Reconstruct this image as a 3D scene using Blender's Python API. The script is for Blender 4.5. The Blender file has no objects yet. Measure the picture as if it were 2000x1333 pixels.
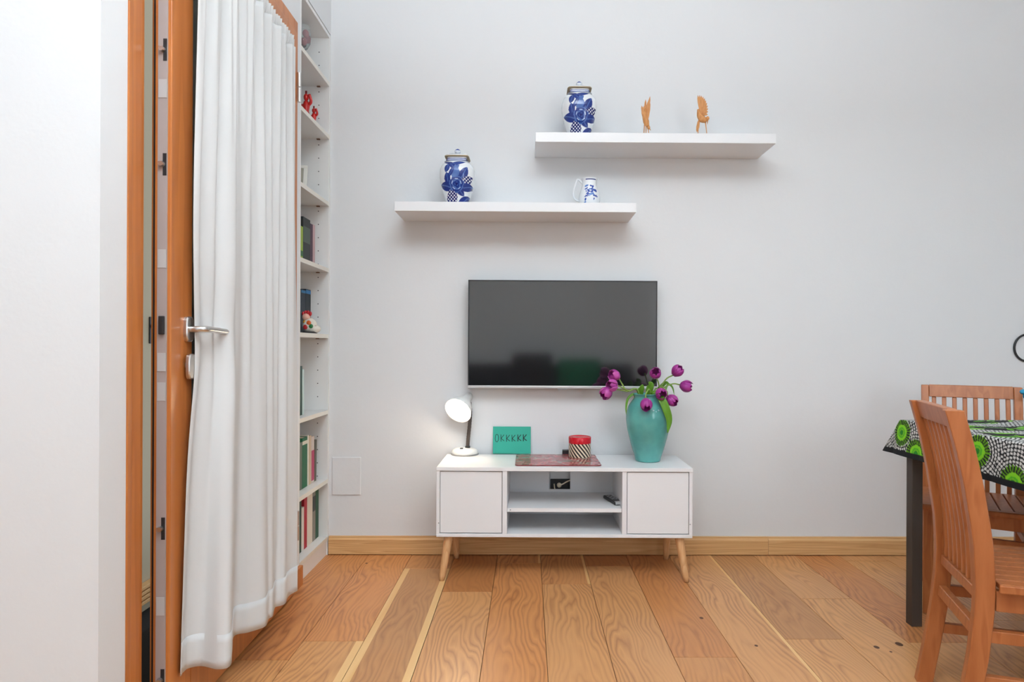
import bpy, bmesh, math, random
import numpy as np
from mathutils import Vector, Matrix

# ------------------------------------------------------------------ camera / light / exposure
SC = bpy.context.scene
COL = SC.collection
FPX, HCAM, U0, V0 = 1251.0, 1.063, 1030.0, 680.0
YAW, ROLL = math.radians(0.5), math.radians(0.25)
CU, CV = U0 + FPX * math.tan(YAW), V0
RCAM = (Matrix.Rotation(-YAW, 3, 'Z') @ Matrix.Rotation(math.pi / 2, 3, 'X') @ Matrix.Rotation(ROLL, 3, 'Z'))
cam = bpy.data.cameras.new('camera')
cam.sensor_width = 36.0
cam.lens = FPX / 2000 * 36
cam.shift_x = -(CU - 1000) / 2000
cam.shift_y = (CV - 666.5) / 2000
cam.clip_start = 0.02
camo = bpy.data.objects.new('camera', cam)
COL.objects.link(camo)
camo.matrix_world = Matrix.Translation((0, 0, HCAM)) @ RCAM.to_4x4()
SC.camera = camo

w = bpy.data.worlds.new('world'); SC.world = w
w.use_nodes = True
w.node_tree.nodes['Background'].inputs[0].default_value = (0.85, 0.92, 1.0, 1)
w.node_tree.nodes['Background'].inputs[1].default_value = 1.0

def area(name, loc, rot, sx, sy, power, color, spread=180):
    l = bpy.data.lights.new(name, 'AREA'); l.shape = 'RECTANGLE'
    l.size, l.size_y, l.energy, l.color = sx, sy, power, color
    l.spread = math.radians(spread)
    o = bpy.data.objects.new(name, l); o.location = loc; o.rotation_euler = rot
    COL.objects.link(o); return o
# daylight from the window behind camera; right window and pendant lights are added
area('daylight_window', (-1.75, -2.72, 1.75), (math.radians(90), 0, 0), 1.5, 1.7, 9, (0.74, 0.88, 1.0))
area('added_right_daylight', (2.45, -2.72, 1.75), (math.radians(90), 0, 0), 0.9, 1.7, 30, (0.80, 0.90, 1.0))  # unseen right-hand window light, added to fill the room
area('added_uplight', (0.15, 0.2, 2.30), (math.pi, 0, 0), 0.7, 0.7, 166, (0.81, 0.915, 1.0))   # added unseen uplight, brightens the room off the ceiling

vs = SC.view_settings
vs.view_transform = 'Standard'; vs.look = 'None'; vs.gamma = 1; vs.use_curve_mapping = False
vs.exposure = 0.06

# ------------------------------------------------------------------ helpers
def ray(u, v):
    return RCAM @ Vector(((u - CU) / FPX, -(v - CV) / FPX, -1.0))
def at_y(u, v, y):
    d = ray(u, v); t = y / d.y; return Vector((0, 0, HCAM)) + d * t
def at_x(u, v, x):
    d = ray(u, v); t = x / d.x; return Vector((0, 0, HCAM)) + d * t
def at_z(u, v, z):
    d = ray(u, v); t = (z - HCAM) / d.z; return Vector((0, 0, HCAM)) + d * t

def s2l(c):
    c = c / 255.0
    return c / 12.92 if c <= 0.04045 else ((c + 0.055) / 1.055) ** 2.4
def rgb(r, g, b): return (s2l(r), s2l(g), s2l(b), 1.0)

def newmat(name, color, rough=0.5, metal=0.0, spec=0.5, **kw):
    m = bpy.data.materials.new(name); m.use_nodes = True
    b = m.node_tree.nodes['Principled BSDF']
    b.inputs['Base Color'].default_value = color
    b.inputs['Roughness'].default_value = rough
    b.inputs['Metallic'].default_value = metal
    b.inputs['Specular IOR Level'].default_value = spec
    for k, v in kw.items(): b.inputs[k].default_value = v
    return m
def N(m, t): return m.node_tree.nodes.new(t)
def L(m, a, b): m.node_tree.links.new(a, b)
def bsdf(m): return m.node_tree.nodes['Principled BSDF']
def add_bump(m, scale, strength, dist=0.002, vec=None, detail=4):
    n = N(m, 'ShaderNodeTexNoise'); n.inputs['Scale'].default_value = scale; n.inputs['Detail'].default_value = detail
    tc = N(m, 'ShaderNodeTexCoord'); L(m, tc.outputs['Object'], n.inputs['Vector'])
    b = N(m, 'ShaderNodeBump'); b.inputs['Strength'].default_value = strength; b.inputs['Distance'].default_value = dist
    L(m, n.outputs['Fac'], b.inputs['Height']); L(m, b.outputs['Normal'], bsdf(m).inputs['Normal'])
def vcol(m, name='Col'):
    a = N(m, 'ShaderNodeAttribute'); a.attribute_name = name
    L(m, a.outputs['Color'], bsdf(m).inputs['Base Color'])
def grain(m, c1, c2, scale=(6, 6, 60), amount=8.0, rough=None, tint=False):
    """wood figure: contour lines of a stretched noise field (object space)."""
    tc = N(m, 'ShaderNodeTexCoord'); mp = N(m, 'ShaderNodeMapping'); oi = N(m, 'ShaderNodeObjectInfo')
    mp.inputs['Scale'].default_value = scale
    add = N(m, 'ShaderNodeVectorMath'); add.operation = 'ADD'
    mul = N(m, 'ShaderNodeVectorMath'); mul.operation = 'SCALE'; mul.inputs[0].default_value = (13.0, 17.0, 29.0)
    L(m, oi.outputs['Random'], mul.inputs['Scale'])
    L(m, tc.outputs['Object'], mp.inputs['Vector']); L(m, mp.outputs['Vector'], add.inputs[0]); L(m, mul.outputs[0], add.inputs[1])
    n = N(m, 'ShaderNodeTexNoise'); n.inputs['Scale'].default_value = 1.0; n.inputs['Detail'].default_value = 1.5; n.inputs['Roughness'].default_value = 0.4
    L(m, add.outputs[0], n.inputs['Vector'])
    k = N(m, 'ShaderNodeMath'); k.operation = 'MULTIPLY'; k.inputs[1].default_value = amount; L(m, n.outputs['Fac'], k.inputs[0])
    fr = N(m, 'ShaderNodeMath'); fr.operation = 'FRACT'; L(m, k.outputs[0], fr.inputs[0])
    r = N(m, 'ShaderNodeValToRGB'); e = r.color_ramp.elements
    e[0].position = 0.0; e[0].color = (0.15, 0.15, 0.15, 1); e[1].position = 0.75; e[1].color = (1, 1, 1, 1)
    x = e.new(0.18); x.color = (0.3, 0.3, 0.3, 1); x = e.new(0.95); x.color = (0.0, 0.0, 0.0, 1)
    L(m, fr.outputs[0], r.inputs['Fac'])
    f2 = N(m, 'ShaderNodeTexNoise'); f2.inputs['Scale'].default_value = 9.0; f2.inputs['Detail'].default_value = 3
    L(m, add.outputs[0], f2.inputs['Vector'])
    mm = N(m, 'ShaderNodeMix'); mm.data_type = 'FLOAT'; mm.inputs[0].default_value = 0.35
    L(m, r.outputs['Color'], mm.inputs[2]); L(m, f2.outputs['Fac'], mm.inputs[3])
    mx = N(m, 'ShaderNodeMix'); mx.data_type = 'RGBA'; mx.inputs[6].default_value = c2; mx.inputs[7].default_value = c1
    L(m, mm.outputs[0], mx.inputs[0])
    out = mx.outputs[2]
    if tint:
        mt = N(m, 'ShaderNodeMix'); mt.data_type = 'RGBA'; mt.blend_type = 'MULTIPLY'; mt.inputs[0].default_value = 1.0
        L(m, out, mt.inputs[6]); L(m, oi.outputs['Color'], mt.inputs[7]); out = mt.outputs[2]
    L(m, out, bsdf(m).inputs['Base Color'])
    return m

def link(name, me, mat, parent=None, smooth=False):
    o = bpy.data.objects.new(name, me); COL.objects.link(o)
    if mat is not None and not me.materials: me.materials.append(mat)
    if parent: o.parent = parent
    if smooth:
        me.polygons.foreach_set('use_smooth', [True] * len(me.polygons))
    return o
def from_bm(name, bm, mat, parent=None, smooth=False):
    me = bpy.data.meshes.new(name); bmesh.ops.recalc_face_normals(bm, faces=bm.faces[:])
    bm.to_mesh(me); bm.free()
    return link(name, me, mat, parent, smooth)
def from_py(name, v, f, mat, parent=None, smooth=False, fix=True):
    me = bpy.data.meshes.new(name); me.from_pydata(v, [], f); me.validate()
    if fix:
        bm = bmesh.new(); bm.from_mesh(me); bmesh.ops.recalc_face_normals(bm, faces=bm.faces[:]); bm.to_mesh(me); bm.free()
    return link(name, me, mat, parent, smooth)
def bm_box(bm, x0, x1, y0, y1, z0, z1, bev=0.0, M=None):
    vs_ = [bm.verts.new((x, y, z)) for x in (x0, x1) for y in (y0, y1) for z in (z0, z1)]
    fs = [(0, 1, 3, 2), (4, 6, 7, 5), (0, 4, 5, 1), (2, 3, 7, 6), (0, 2, 6, 4), (1, 5, 7, 3)]
    faces = [bm.faces.new([vs_[i] for i in f]) for f in fs]
    if bev > 0:
        es = list({e for f in faces for e in f.edges})
        r = bmesh.ops.bevel(bm, geom=es, offset=bev, segments=2, affect='EDGES', profile=0.5)
        vs_ = list({v for f in r['faces'] for v in f.verts} | {v for v in vs_ if v.is_valid})
    if M is not None:
        for v in vs_: v.co = M @ v.co
def box(name, x0, x1, y0, y1, z0, z1, mat, parent=None, bev=0.0):
    bm = bmesh.new(); bm_box(bm, x0, x1, y0, y1, z0, z1, bev); return from_bm(name, bm, mat, parent)
def boxes(name, lst, mat, parent=None, bev=0.0):
    bm = bmesh.new()
    for b in lst: bm_box(bm, *b, bev)
    return from_bm(name, bm, mat, parent)
def loft(name, rings, mat, parent=None, smooth=True, cap=True, closed=True):
    n = len(rings[0]); v = [p for r in rings for p in r]; f = []
    for i in range(len(rings) - 1):
        for j in range(n if closed else n - 1):
            k = (j + 1) % n
            f.append((i * n + j, i * n + k, (i + 1) * n + k, (i + 1) * n + j))
    if cap:
        f.append(tuple(range(n))); f.append(tuple((len(rings) - 1) * n + j for j in range(n)))
    return from_py(name, v, f, mat, parent, smooth)
def lathe(name, prof, mat, parent=None, n=40, cap=True, c=(0, 0, 0), smooth=True):
    rings = [[(c[0] + r * math.cos(2 * math.pi * j / n), c[1] + r * math.sin(2 * math.pi * j / n), c[2] + z) for j in range(n)] for r, z in prof]
    return loft(name, rings, mat, parent, smooth, cap)
def frame_of(t):
    t = t.normalized(); a = Vector((0, 0, 1)) if abs(t.z) < 0.9 else Vector((1, 0, 0))
    x = t.cross(a).normalized(); return x, x.cross(t).normalized()
def tube_rings(pts, rad, n=8):
    pts = [Vector(p) for p in pts]; rings = []
    for i, p in enumerate(pts):
        t = pts[min(i + 1, len(pts) - 1)] - pts[max(i - 1, 0)]
        if i == 0: X, Y = frame_of(t)
        else:
            X = (X - t.normalized() * X.dot(t.normalized())).normalized(); Y = X.cross(t.normalized())
        r = rad[i] if isinstance(rad, (list, tuple)) else rad
        rings.append([tuple(p + X * (r * math.cos(2 * math.pi * j / n)) + Y * (r * math.sin(2 * math.pi * j / n))) for j in range(n)])
    return rings
def tube(name, pts, rad, mat, parent=None, n=8):
    return loft(name, tube_rings(pts, rad, n), mat, parent)
def catmull(pts, k=8):
    P = [Vector(p) for p in pts]; P = [2 * P[0] - P[1]] + P + [2 * P[-1] - P[-2]]; out = []
    for i in range(1, len(P) - 2):
        for j in range(k):
            t = j / k; a, b, c, d = P[i - 1:i + 3]
            out.append(0.5 * ((2 * b) + (c - a) * t + (2 * a - 5 * b + 4 * c - d) * t * t + (3 * b - a - 3 * c + d) * t ** 3))
    out.append(P[-2]); return out
def prism(name, outline, y0, y1, mat, parent=None, bev=0.0):
    """outline in (x,z), extruded in y."""
    bm = bmesh.new()
    a = [bm.verts.new((x, y0, z)) for x, z in outline]; b = [bm.verts.new((x, y1, z)) for x, z in outline]
    bm.faces.new(a); bm.faces.new(b[::-1]); n = len(a)
    for i in range(n): bm.faces.new((a[i], b[i], b[(i + 1) % n], a[(i + 1) % n]))
    if bev: bmesh.ops.bevel(bm, geom=[e for e in bm.edges], offset=bev, segments=1, affect='EDGES')
    return from_bm(name, bm, mat, parent)
def setcols(o, cols):
    a = o.data.color_attributes.new('Col', 'FLOAT_COLOR', 'POINT')
    a.data.foreach_set('color', np.asarray(cols, dtype=np.float32).ravel())
def empty(name, loc=(0, 0, 0), rz=0.0, parent=None):
    o = bpy.data.objects.new(name, None); COL.objects.link(o); o.location = loc; o.rotation_euler = (0, 0, rz)
    o.empty_display_size = 0.05
    if parent: o.parent = parent
    return o
def tag(o, label, cat, group=None):
    o['label'] = label; o['category'] = cat
    if group: o['group'] = group
    return o
def struct(o, label=None):
    o['kind'] = 'structure'
    if label: o['label'] = label
    return o

# ------------------------------------------------------------------ materials
M = {}
M['wall'] = newmat('wall_paint', (0.79, 0.795, 0.80, 1), 0.9, spec=0.2); add_bump(M['wall'], 55, 0.12, 0.004)
M['ceil'] = newmat('ceiling_paint', (0.85, 0.85, 0.84, 1), 0.9, spec=0.2)
M['white'] = newmat('white_lacquer', (0.84, 0.84, 0.85, 1), 0.32)
M['whitem'] = newmat('white_melamine', (0.83, 0.82, 0.80, 1), 0.4)
M['edge'] = newmat('cream_edge_band', (0.82, 0.78, 0.70, 1), 0.45)
M['dark'] = newmat('gap_shade', (0.01, 0.01, 0.01, 1), 0.7)
M['blackpl'] = newmat('black_plastic', (0.018, 0.018, 0.02, 1), 0.4)
M['greypl'] = newmat('grey_plastic', (0.25, 0.25, 0.26, 1), 0.45)
M['metal'] = newmat('brushed_steel', (0.62, 0.6, 0.58, 1), 0.28, 1.0); add_bump(M['metal'], 300, 0.05, 0.0005)
M['zinc'] = newmat('zinc_strip', (0.42, 0.36, 0.34, 1), 0.5, 0.2)
M['greym'] = newmat('galvanised_plate', (0.5, 0.48, 0.47, 1), 0.5, 0.1)
M['silver'] = newmat('silver_plastic', (0.6, 0.6, 0.6, 1), 0.3, 0.4)
M['door'] = grain(newmat('door_wood_varnish', (0.5, 0.2, 0.04, 1), 0.3), rgb(202, 124, 62), rgb(180, 104, 48), (14, 14, 0.9), 5)
M['casing'] = M['door']
M['base'] = grain(newmat('larch_baseboard', (0.5, 0.3, 0.12, 1), 0.45), rgb(230, 188, 132), rgb(200, 148, 92), (0.9, 60, 34), 8)
def cathedral(m, c1, c2):
    nt = m.node_tree
    def math_(op, a, b=None, c=None):
        n = N(m, 'ShaderNodeMath'); n.operation = op
        for i, v in enumerate((a, b, c)):
            if v is None: continue
            if isinstance(v, (int, float)): n.inputs[i].default_value = v
            else: L(m, v, n.inputs[i])
        return n.outputs[0]
    tc = N(m, 'ShaderNodeTexCoord'); oi = N(m, 'ShaderNodeObjectInfo'); sx = N(m, 'ShaderNodeSeparateXYZ'); L(m, tc.outputs['Object'], sx.inputs[0])
    rn = oi.outputs['Random']
    def noise(kx, ky, detail, off):
        cb = N(m, 'ShaderNodeCombineXYZ'); L(m, math_('MULTIPLY', sx.outputs[0], kx), cb.inputs[0]); L(m, math_('MULTIPLY', sx.outputs[1], ky), cb.inputs[1])
        L(m, math_('MULTIPLY_ADD', rn, 57.0, off), cb.inputs[2])
        n = N(m, 'ShaderNodeTexNoise'); n.inputs['Scale'].default_value = 1.0; n.inputs['Detail'].default_value = detail; L(m, cb.outputs[0], n.inputs['Vector'])
        return n.outputs['Fac']
    shift = math_('MULTIPLY_ADD', rn, .10, -.05)
    xw = math_('ADD', math_('ADD', sx.outputs[0], shift), math_('MULTIPLY', math_('SUBTRACT', noise(2, 2.4, 1.0, 0), .5), .16))
    quad = math_('MULTIPLY', math_('MULTIPLY', xw, xw), 760.0)
    soft = math_('MULTIPLY', math_('SQRT', math_('ADD', quad, .3)), 2.1)
    val = math_('ADD', math_('ADD', soft, math_('MULTIPLY', sx.outputs[1], 3.2)), math_('MULTIPLY', noise(14, 2.2, 2.0, 9), 5.0))
    fr = math_('FRACT', val)
    r = N(m, 'ShaderNodeValToRGB'); e = r.color_ramp.elements
    e[0].position = 0.0; e[0].color = (.0, .0, .0, 1); e[1].position = .55; e[1].color = (1, 1, 1, 1)
    x = e.new(.16); x.color = (.55, .55, .55, 1); x = e.new(.86); x.color = (.45, .45, .45, 1); x = e.new(1.0); x.color = (0, 0, 0, 1)
    L(m, fr, r.inputs['Fac'])
    big = noise(5, 1.2, 2.0, 21); fine = noise(220, 6, 3.0, 33)
    strength = math_('MULTIPLY_ADD', big, 2.2, -.55)                       # figure comes and goes
    line = math_('SUBTRACT', 1.0, math_('MULTIPLY', math_('SUBTRACT', 1.0, r.outputs['Color']), strength))
    tot = math_('ADD', math_('MULTIPLY', line, .72), math_('ADD', math_('MULTIPLY', fine, .22), math_('MULTIPLY', big, .12)))
    mx = N(m, 'ShaderNodeMix'); mx.data_type = 'RGBA'; mx.inputs[6].default_value = c2; mx.inputs[7].default_value = c1; L(m, tot, mx.inputs[0])
    mt = N(m, 'ShaderNodeMix'); mt.data_type = 'RGBA'; mt.blend_type = 'MULTIPLY'; mt.inputs[0].default_value = 1.0
    L(m, mx.outputs[2], mt.inputs[6]); L(m, oi.outputs['Color'], mt.inputs[7]); L(m, mt.outputs[2], bsdf(m).inputs['Base Color'])
    return m
M['plank'] = cathedral(newmat('larch_plank', (0.5, 0.3, 0.12, 1), 0.34), rgb(222, 164, 108), rgb(146, 86, 46))
M['sap'] = grain(newmat('sapwood_edge', (0.7, 0.5, 0.25, 1), 0.38), rgb(240, 198, 138), rgb(228, 178, 114), (8, 1.2, 1), 3)
M['knot'] = newmat('wood_knot', rgb(92, 56, 36), 0.5)
M['leg'] = grain(newmat('pale_beech', (0.7, 0.5, 0.3, 1), 0.45), rgb(228, 182, 132), rgb(205, 150, 98), (40, 40, 5), 4)
M['chair'] = grain(newmat('chair_wood', (0.4, 0.16, 0.05, 1), 0.38), rgb(186, 114, 66), rgb(160, 90, 46), (30, 30, 4), 3)
M['curtain'] = newmat('white_muslin', (0.80, 0.795, 0.785, 1), 0.95, spec=0.1)
M['olive'] = newmat('grey_green_panel', rgb(176, 164, 138), 0.6)
M['teal'] = newmat('teal_glaze', rgb(62, 150, 146), 0.16)
_m = M['teal']; _n = N(_m, 'ShaderNodeTexNoise'); _n.inputs['Scale'].default_value = 9; _n.inputs['Detail'].default_value = 5
_tc = N(_m, 'ShaderNodeTexCoord'); L(_m, _tc.outputs['Object'], _n.inputs['Vector'])
_r = N(_m, 'ShaderNodeValToRGB'); _r.color_ramp.elements[0].position = 0.3; _r.color_ramp.elements[0].color = rgb(78, 146, 141)
_r.color_ramp.elements[1].position = 0.7; _r.color_ramp.elements[1].color = rgb(98, 176, 168)
L(_m, _n.outputs['Fac'], _r.inputs['Fac']); L(_m, _r.outputs['Color'], bsdf(_m).inputs['Base Color'])
M['card'] = newmat('teal_card', rgb(48, 172, 148), 0.6)
M['ink'] = newmat('black_ink', (0.012, 0.02, 0.02, 1), 0.7)
M['red'] = newmat('red_enamel', rgb(206, 22, 40), 0.25)
M['cream'] = newmat('cream_print', rgb(238, 222, 196), 0.3)
M['blackpr'] = newmat('black_print', rgb(38, 26, 22), 0.3)
M['stem'] = newmat('tulip_stem', rgb(128, 156, 70), 0.5)
M['leaf'] = newmat('tulip_leaf', rgb(96, 148, 40), 0.45)
M['petal'] = newmat('tulip_petal', rgb(160, 48, 138), 0.45)
M['petal2'] = newmat('tulip_petal_pink', rgb(186, 76, 160), 0.45)
M['porc'] = newmat('painted_porcelain', (0.8, 0.8, 0.8, 1), 0.12); vcol(M['porc'])
M['tan'] = newmat('unglazed_rim', rgb(176, 160, 130), 0.7)
M['wood_bird'] = grain(newmat('carved_pale_wood', (0.6, 0.35, 0.15, 1), 0.6), rgb(222, 160, 100), rgb(196, 128, 68), (60, 60, 20), 3)
M['lampw'] = newmat('lamp_white', (0.82, 0.82, 0.8, 1), 0.35)
M['cloth'] = newmat('printed_cotton', (0.1, 0.1, 0.1, 1), 0.75, spec=0.25); vcol(M['cloth'])
M['tableleg'] = newmat('table_dark_metal', rgb(62, 54, 48), 0.5)
M['screen'] = newmat('tv_screen', (0.010, 0.010, 0.011, 1), 0.075, spec=0.5, IOR=2.15)
M['glass'] = newmat('door_glass', (0.5, 0.55, 0.53, 1), 0.05, **{'Transmission Weight': 0.45, 'IOR': 1.3})
M['pages'] = newmat('book_pages', rgb(236, 226, 204), 0.8)
M['bulb'] = newmat('lit_bulb', (1, 0.9, 0.75, 1), 0.5)
bsdf(M['bulb']).inputs['Emission Color'].default_value = (1.0, 0.8, 0.56, 1); bsdf(M['bulb']).inputs['Emission Strength'].default_value = 46.0
_bk = {}
def colmat(r, g, b, rough=0.55):
    k = (r, g, b, rough)
    if k not in _bk: _bk[k] = newmat('colour_%d_%d_%d' % (r, g, b), rgb(r, g, b), rough)
    return _bk[k]

# ------------------------------------------------------------------ room shell
DW, XL = 3.30, -1.016          # back wall plane, left wall plane
XR, YF, ZC = 3.2, -2.8, 3.12   # right wall, wall behind camera, ceiling
struct(box('wall_back', -1.5, XR + .1, DW, DW + .12, -0.05, ZC, M['wall']))
struct(boxes('wall_right', [(XR, XR + .1, YF, DW, -0.05, ZC)], M['wall']))
struct(boxes('ceiling', [(-2.9, XR + .1, YF - .1, 1.632, ZC, ZC + .08), (-1.42, XR + .1, 1.632, DW + .1, ZC, ZC + .08)], M['ceil']))
struct(boxes('floor', [(-2.9, XR, YF, 1.632, -0.06, -0.014), (-1.42, XR, 1.632, DW, -0.06, -0.014)], colmat(70, 42, 24)))
FLOOR = bpy.data.objects['floor']
# left wall round the door opening and the bookcase niche
YC, YJ0, YJ1, YH, YB0 = 1.53, 1.632, 1.717, 2.79, 2.855
struct(boxes('wall_left', [
    (-1.42, XL, YC, YJ0, 0, ZC),
    (-1.42, XL, YJ0, YH, 2.47, ZC),
    (-1.42, XL, YH, YB0, 0, 2.665),
    (-1.42, XL, YH, DW, 2.665, ZC),
    (-1.42, -1.30, YB0, DW, 0, 2.665),
    (-2.8, -1.42, YC, YJ0, 0, ZC),
], M['wall']))
struct(box('wall_left_side', -2.9, -2.8, YF, YJ0, -0.05, ZC, M['wall']))
# wall behind the camera, with two window openings, the right one added for light
struct(boxes('wall_front', [
    (-2.9, -2.5, YF - .1, YF, 0, ZC), (-1.0, 2.0, YF - .1, YF, 0, ZC), (2.9, XR + .1, YF - .1, YF, 0, ZC),
    (-2.5, -1.0, YF - .1, YF, 0, .9), (2.0, 2.9, YF - .1, YF, 0, .9),
    (-2.5, -1.0, YF - .1, YF, 2.6, ZC), (2.0, 2.9, YF - .1, YF, 2.6, ZC)], M['wall']))
for k, (a, b) in enumerate(((-2.5, -1.0), (2.0, 2.9))):
    t = struct(empty('window_%d' % (k + 1), ((a + b) / 2, YF - .05, .9)))
    hw = (b - a) / 2
    boxes('window_frame', [(-hw, -hw + .06, -.03, .03, 0, 1.7), (hw - .06, hw, -.03, .03, 0, 1.7), (-hw, hw, -.03, .03, 0, .06),
                           (-hw, hw, -.03, .03, 1.64, 1.7), (-.04, .04, -.03, .03, 0, 1.7)], M['door'], t)
    box('window_sill', -hw, hw, .03, .06, -.03, 0, M['whitem'], t)
# ---- floor planks: each board a piece of its own
PW = 0.219; X00 = 0.071; GAP = 0.0009
T_ = {'n': (1, 1, 1), 'o': (.98, .86, .75), 'g': (.84, .81, .78), 'd': (.76, .62, .5), 't': (1.04, 1.05, 1.02), 'r': (.9, .76, .66), 'l': (1.07, 1.11, 1.14), 'm': (.93, .86, .8)}
joints = {  # column -> list of (y of joint), tints from near to far, sapwood strips per board
    -6: ([2.6], 'nm', {}), -5: ([2.18], 'to', {}), -4: ([2.32], 'to', {0: 'R'}), -3: ([3.08], 'gm', {0: 'LR'}), -2: ([2.79], 'nd', {}),
    -1: ([3.16], 'om', {1: 'R'}), 0: ([2.88], 'nm', {1: 'R'}), 1: ([3.12], 'nd', {}), 2: ([2.2], 'mr', {}), 3: ([1.2], 'nn', {1: 'R'}),
    4: ([2.337], 'tg', {}), 5: ([2.714], 'tn', {}), 6: ([2.31], 'lr', {}), 7: ([3.2], 'tn', {}), 8: ([2.5], 'nl', {}), 9: ([2.9], 'mt', {})}
rnd = random.Random(4)
for k in range(-13, 15):
    xa = X00 + PW * k + GAP; xb = X00 + PW * (k + 1) - GAP
    if xb < -2.8 or xa > XR: continue
    xa, xb = max(xa, -2.8), min(xb, XR)
    if k in joints: js, ts, sap = joints[k]
    else: js, ts, sap = [1.6 + rnd.random() * 1.4], rnd.choice(['nt', 'on', 'mn', 'tm']), {}
    near = js[0] - 1.9 - rnd.random() * .4
    ys = [YF, near - 1.7 if near - 1.7 > YF + .2 else YF + .3, near] + js + [DW]
    ys = sorted(set(ys)); tt = rnd.choice('notm') * (len(ys) - 3) + ts
    for i in range(len(ys) - 1):
        ya, yb = ys[i] + GAP, ys[i + 1] - GAP
        if yb - ya < .02: continue
        if xa < -1.43: yb = min(yb, 1.62)
        if yb - ya < .02: continue
        cx, cy = (xa + xb) / 2, (ya + yb) / 2
        bi = i - (len(ys) - 3)
        o = box('plank', xa - cx, xb - cx, ya - cy, yb - cy, -.0135, 0, M['plank'], FLOOR, .0007)
        o.location = (cx, cy, 0)
        c = T_[tt[min(i, len(tt) - 1)]]; j = 1 + (rnd.random() - .5) * .07
        o.color = (c[0] * j, c[1] * j, c[2] * j, 1)
        if bi >= 0 and bi in sap:
            for sd in sap[bi]:
                wd = .026 if bi == 0 else .012
                s0 = (xa - cx) if sd == 'L' else (xb - cx - wd)
                q = box('sapwood_strip', s0, s0 + wd, ya - cy, yb - cy, -.012, .0004, M['sap'], o)
for (u, v, r) in ((1712, 1265, 6), (1756, 1259, 8), (1740, 1274, 3), (1370, 1208, 5), (1477, 1262, 4), (716, 1101, 4)):
    p = at_z(u, v, 0.0003)
    q = from_py('knot', [(p.x + r * .0013 * math.cos(a * .523) * 1.2, p.y + r * .002 * math.sin(a * .523), .0005) for a in range(12)], [tuple(range(12))], M['knot'], FLOOR)
# ---- baseboard
bb = struct(empty('baseboard_back', (0, DW, 0)))
def baseboard(a, b, par):
    prof = [(0, .004), (-.020, .004), (-.020, .078), (-.014, .086), (-.014, .094), (0, .094)]
    rings = [[(x, y, z) for y, z in prof] for x in (a, b)]
    return loft('board', rings, M['base'], par, smooth=False)
jx = at_y(1498, 1065, DW).x
baseboard(XL + .004, jx - .001, bb); baseboard(jx + .001, XR, bb)
t = struct(empty('baseboard_left', (XL, 0, 0)))
box('board', 0, .018, 2.80, 2.872, 0, .088, M['door'], t, .002)

# ------------------------------------------------------------------ door
door = struct(empty('door_1', (XL, 0, 0)), 'orange varnished wooden glazed door standing ajar in the left wall')
fr = boxes('door_frame', [
    (-.07, .004, YJ0, YJ0 + .018, 0, 2.47), (-.07, 0, YJ0 + .018, YJ1 - .024, 0, 2.46), (-.10, -.008, YJ1 - .024, YJ1, 0, 2.44),
    (-.07, .014, 2.745, YH, 0, 2.47), (-.10, .004, 2.735, 2.75, 0, 2.44),
    (-.07, .014, YJ1, 2.744, 2.405, 2.47)], M['door'], door, .002)
for z0, z1 in ((1.76, 1.86), (1.47, 1.55), (1.16, 1.22), (.82, 1.13), (.4, .5)):
    box('strike_plate', -.05, -.018, YJ1, YJ1 + .002, z0, z1, M['zinc'], fr)
# leaf, hinged at the far jamb and standing slightly into the room
YLN, YLF = 1.742, 2.738
ANG = math.radians(1.2)
leaf = empty('door_leaf', (0.030, YLF, 0), ANG, door)     # leaf local: x out of wall (room side +), y towards hinge = 0
W_ = YLF - YLN
lf = boxes('leaf_frame', [(-.045, 0, -W_, -W_ + .115, .012, 2.40), (-.045, 0, -.11, 0, .012, 2.40),
                          (-.045, 0, -W_ + .115, -.11, 2.29, 2.40), (-.045, 0, -W_ + .115, -.11, .012, .42)], M['door'], leaf, .003)
box('leaf_rabbet', -.062, -.045, -W_ + .016, -.015, .016, 2.39, M['door'], leaf, .002)
box('rubber_seal', -.052, -.045, -W_ + .007, -W_ + .016, .02, 2.39, M['blackpl'], leaf)
box('glass_pane', -.034, -.022, -W_ + .112, -.107, .41, 2.30, M['glass'], leaf)
lk = box('lock_strip', -.036, -.010, -W_ - .0025, -W_, .05, 2.35, M['zinc'], leaf)
for z in (1.865, 1.555, .57, .16):
    box('lock_slot', -.022, -.012, -W_ - .0032, -W_ - .0024, z - .03, z + .03, M['blackpl'], leaf)
    bm = bmesh.new(); bmesh.ops.create_cone(bm, cap_ends=True, segments=16, radius1=.0075, radius2=.0065, depth=.012, matrix=Matrix.Translation((-.023, -W_ - .008, z)) @ Matrix.Rotation(math.pi / 2, 4, 'X'))
    from_bm('locking_cam', bm, M['metal'], leaf)
for z in (1.76, 1.30, 1.02, .94, .36):
    box('keeper_plate', -.034, -.012, -W_ - .004, -W_ - .0025, z - .025, z + .025, M['greym'], leaf, .0006)
box('latch', -.028, -.014, -W_ - .012, -W_ - .0025, 1.095, 1.145, M['blackpl'], leaf, .002)
for z in (2.17, .3):
    h_ = empty('hinge', (0.004, 0.002, z), 0, leaf)
    bm = bmesh.new(); bmesh.ops.create_cone(bm, cap_ends=True, segments=16, radius1=.008, radius2=.008, depth=.06, matrix=Matrix.Translation((.004, 0, -.032)))
    from_bm('hinge_pin', bm, M['metal'], h_)
    bm = bmesh.new(); bmesh.ops.create_cone(bm, cap_ends=True, segments=16, radius1=.008, radius2=.008, depth=.06, matrix=Matrix.Translation((.004, 0, .032)))
    from_bm('hinge_barrel', bm, M['metal'], h_)
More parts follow.
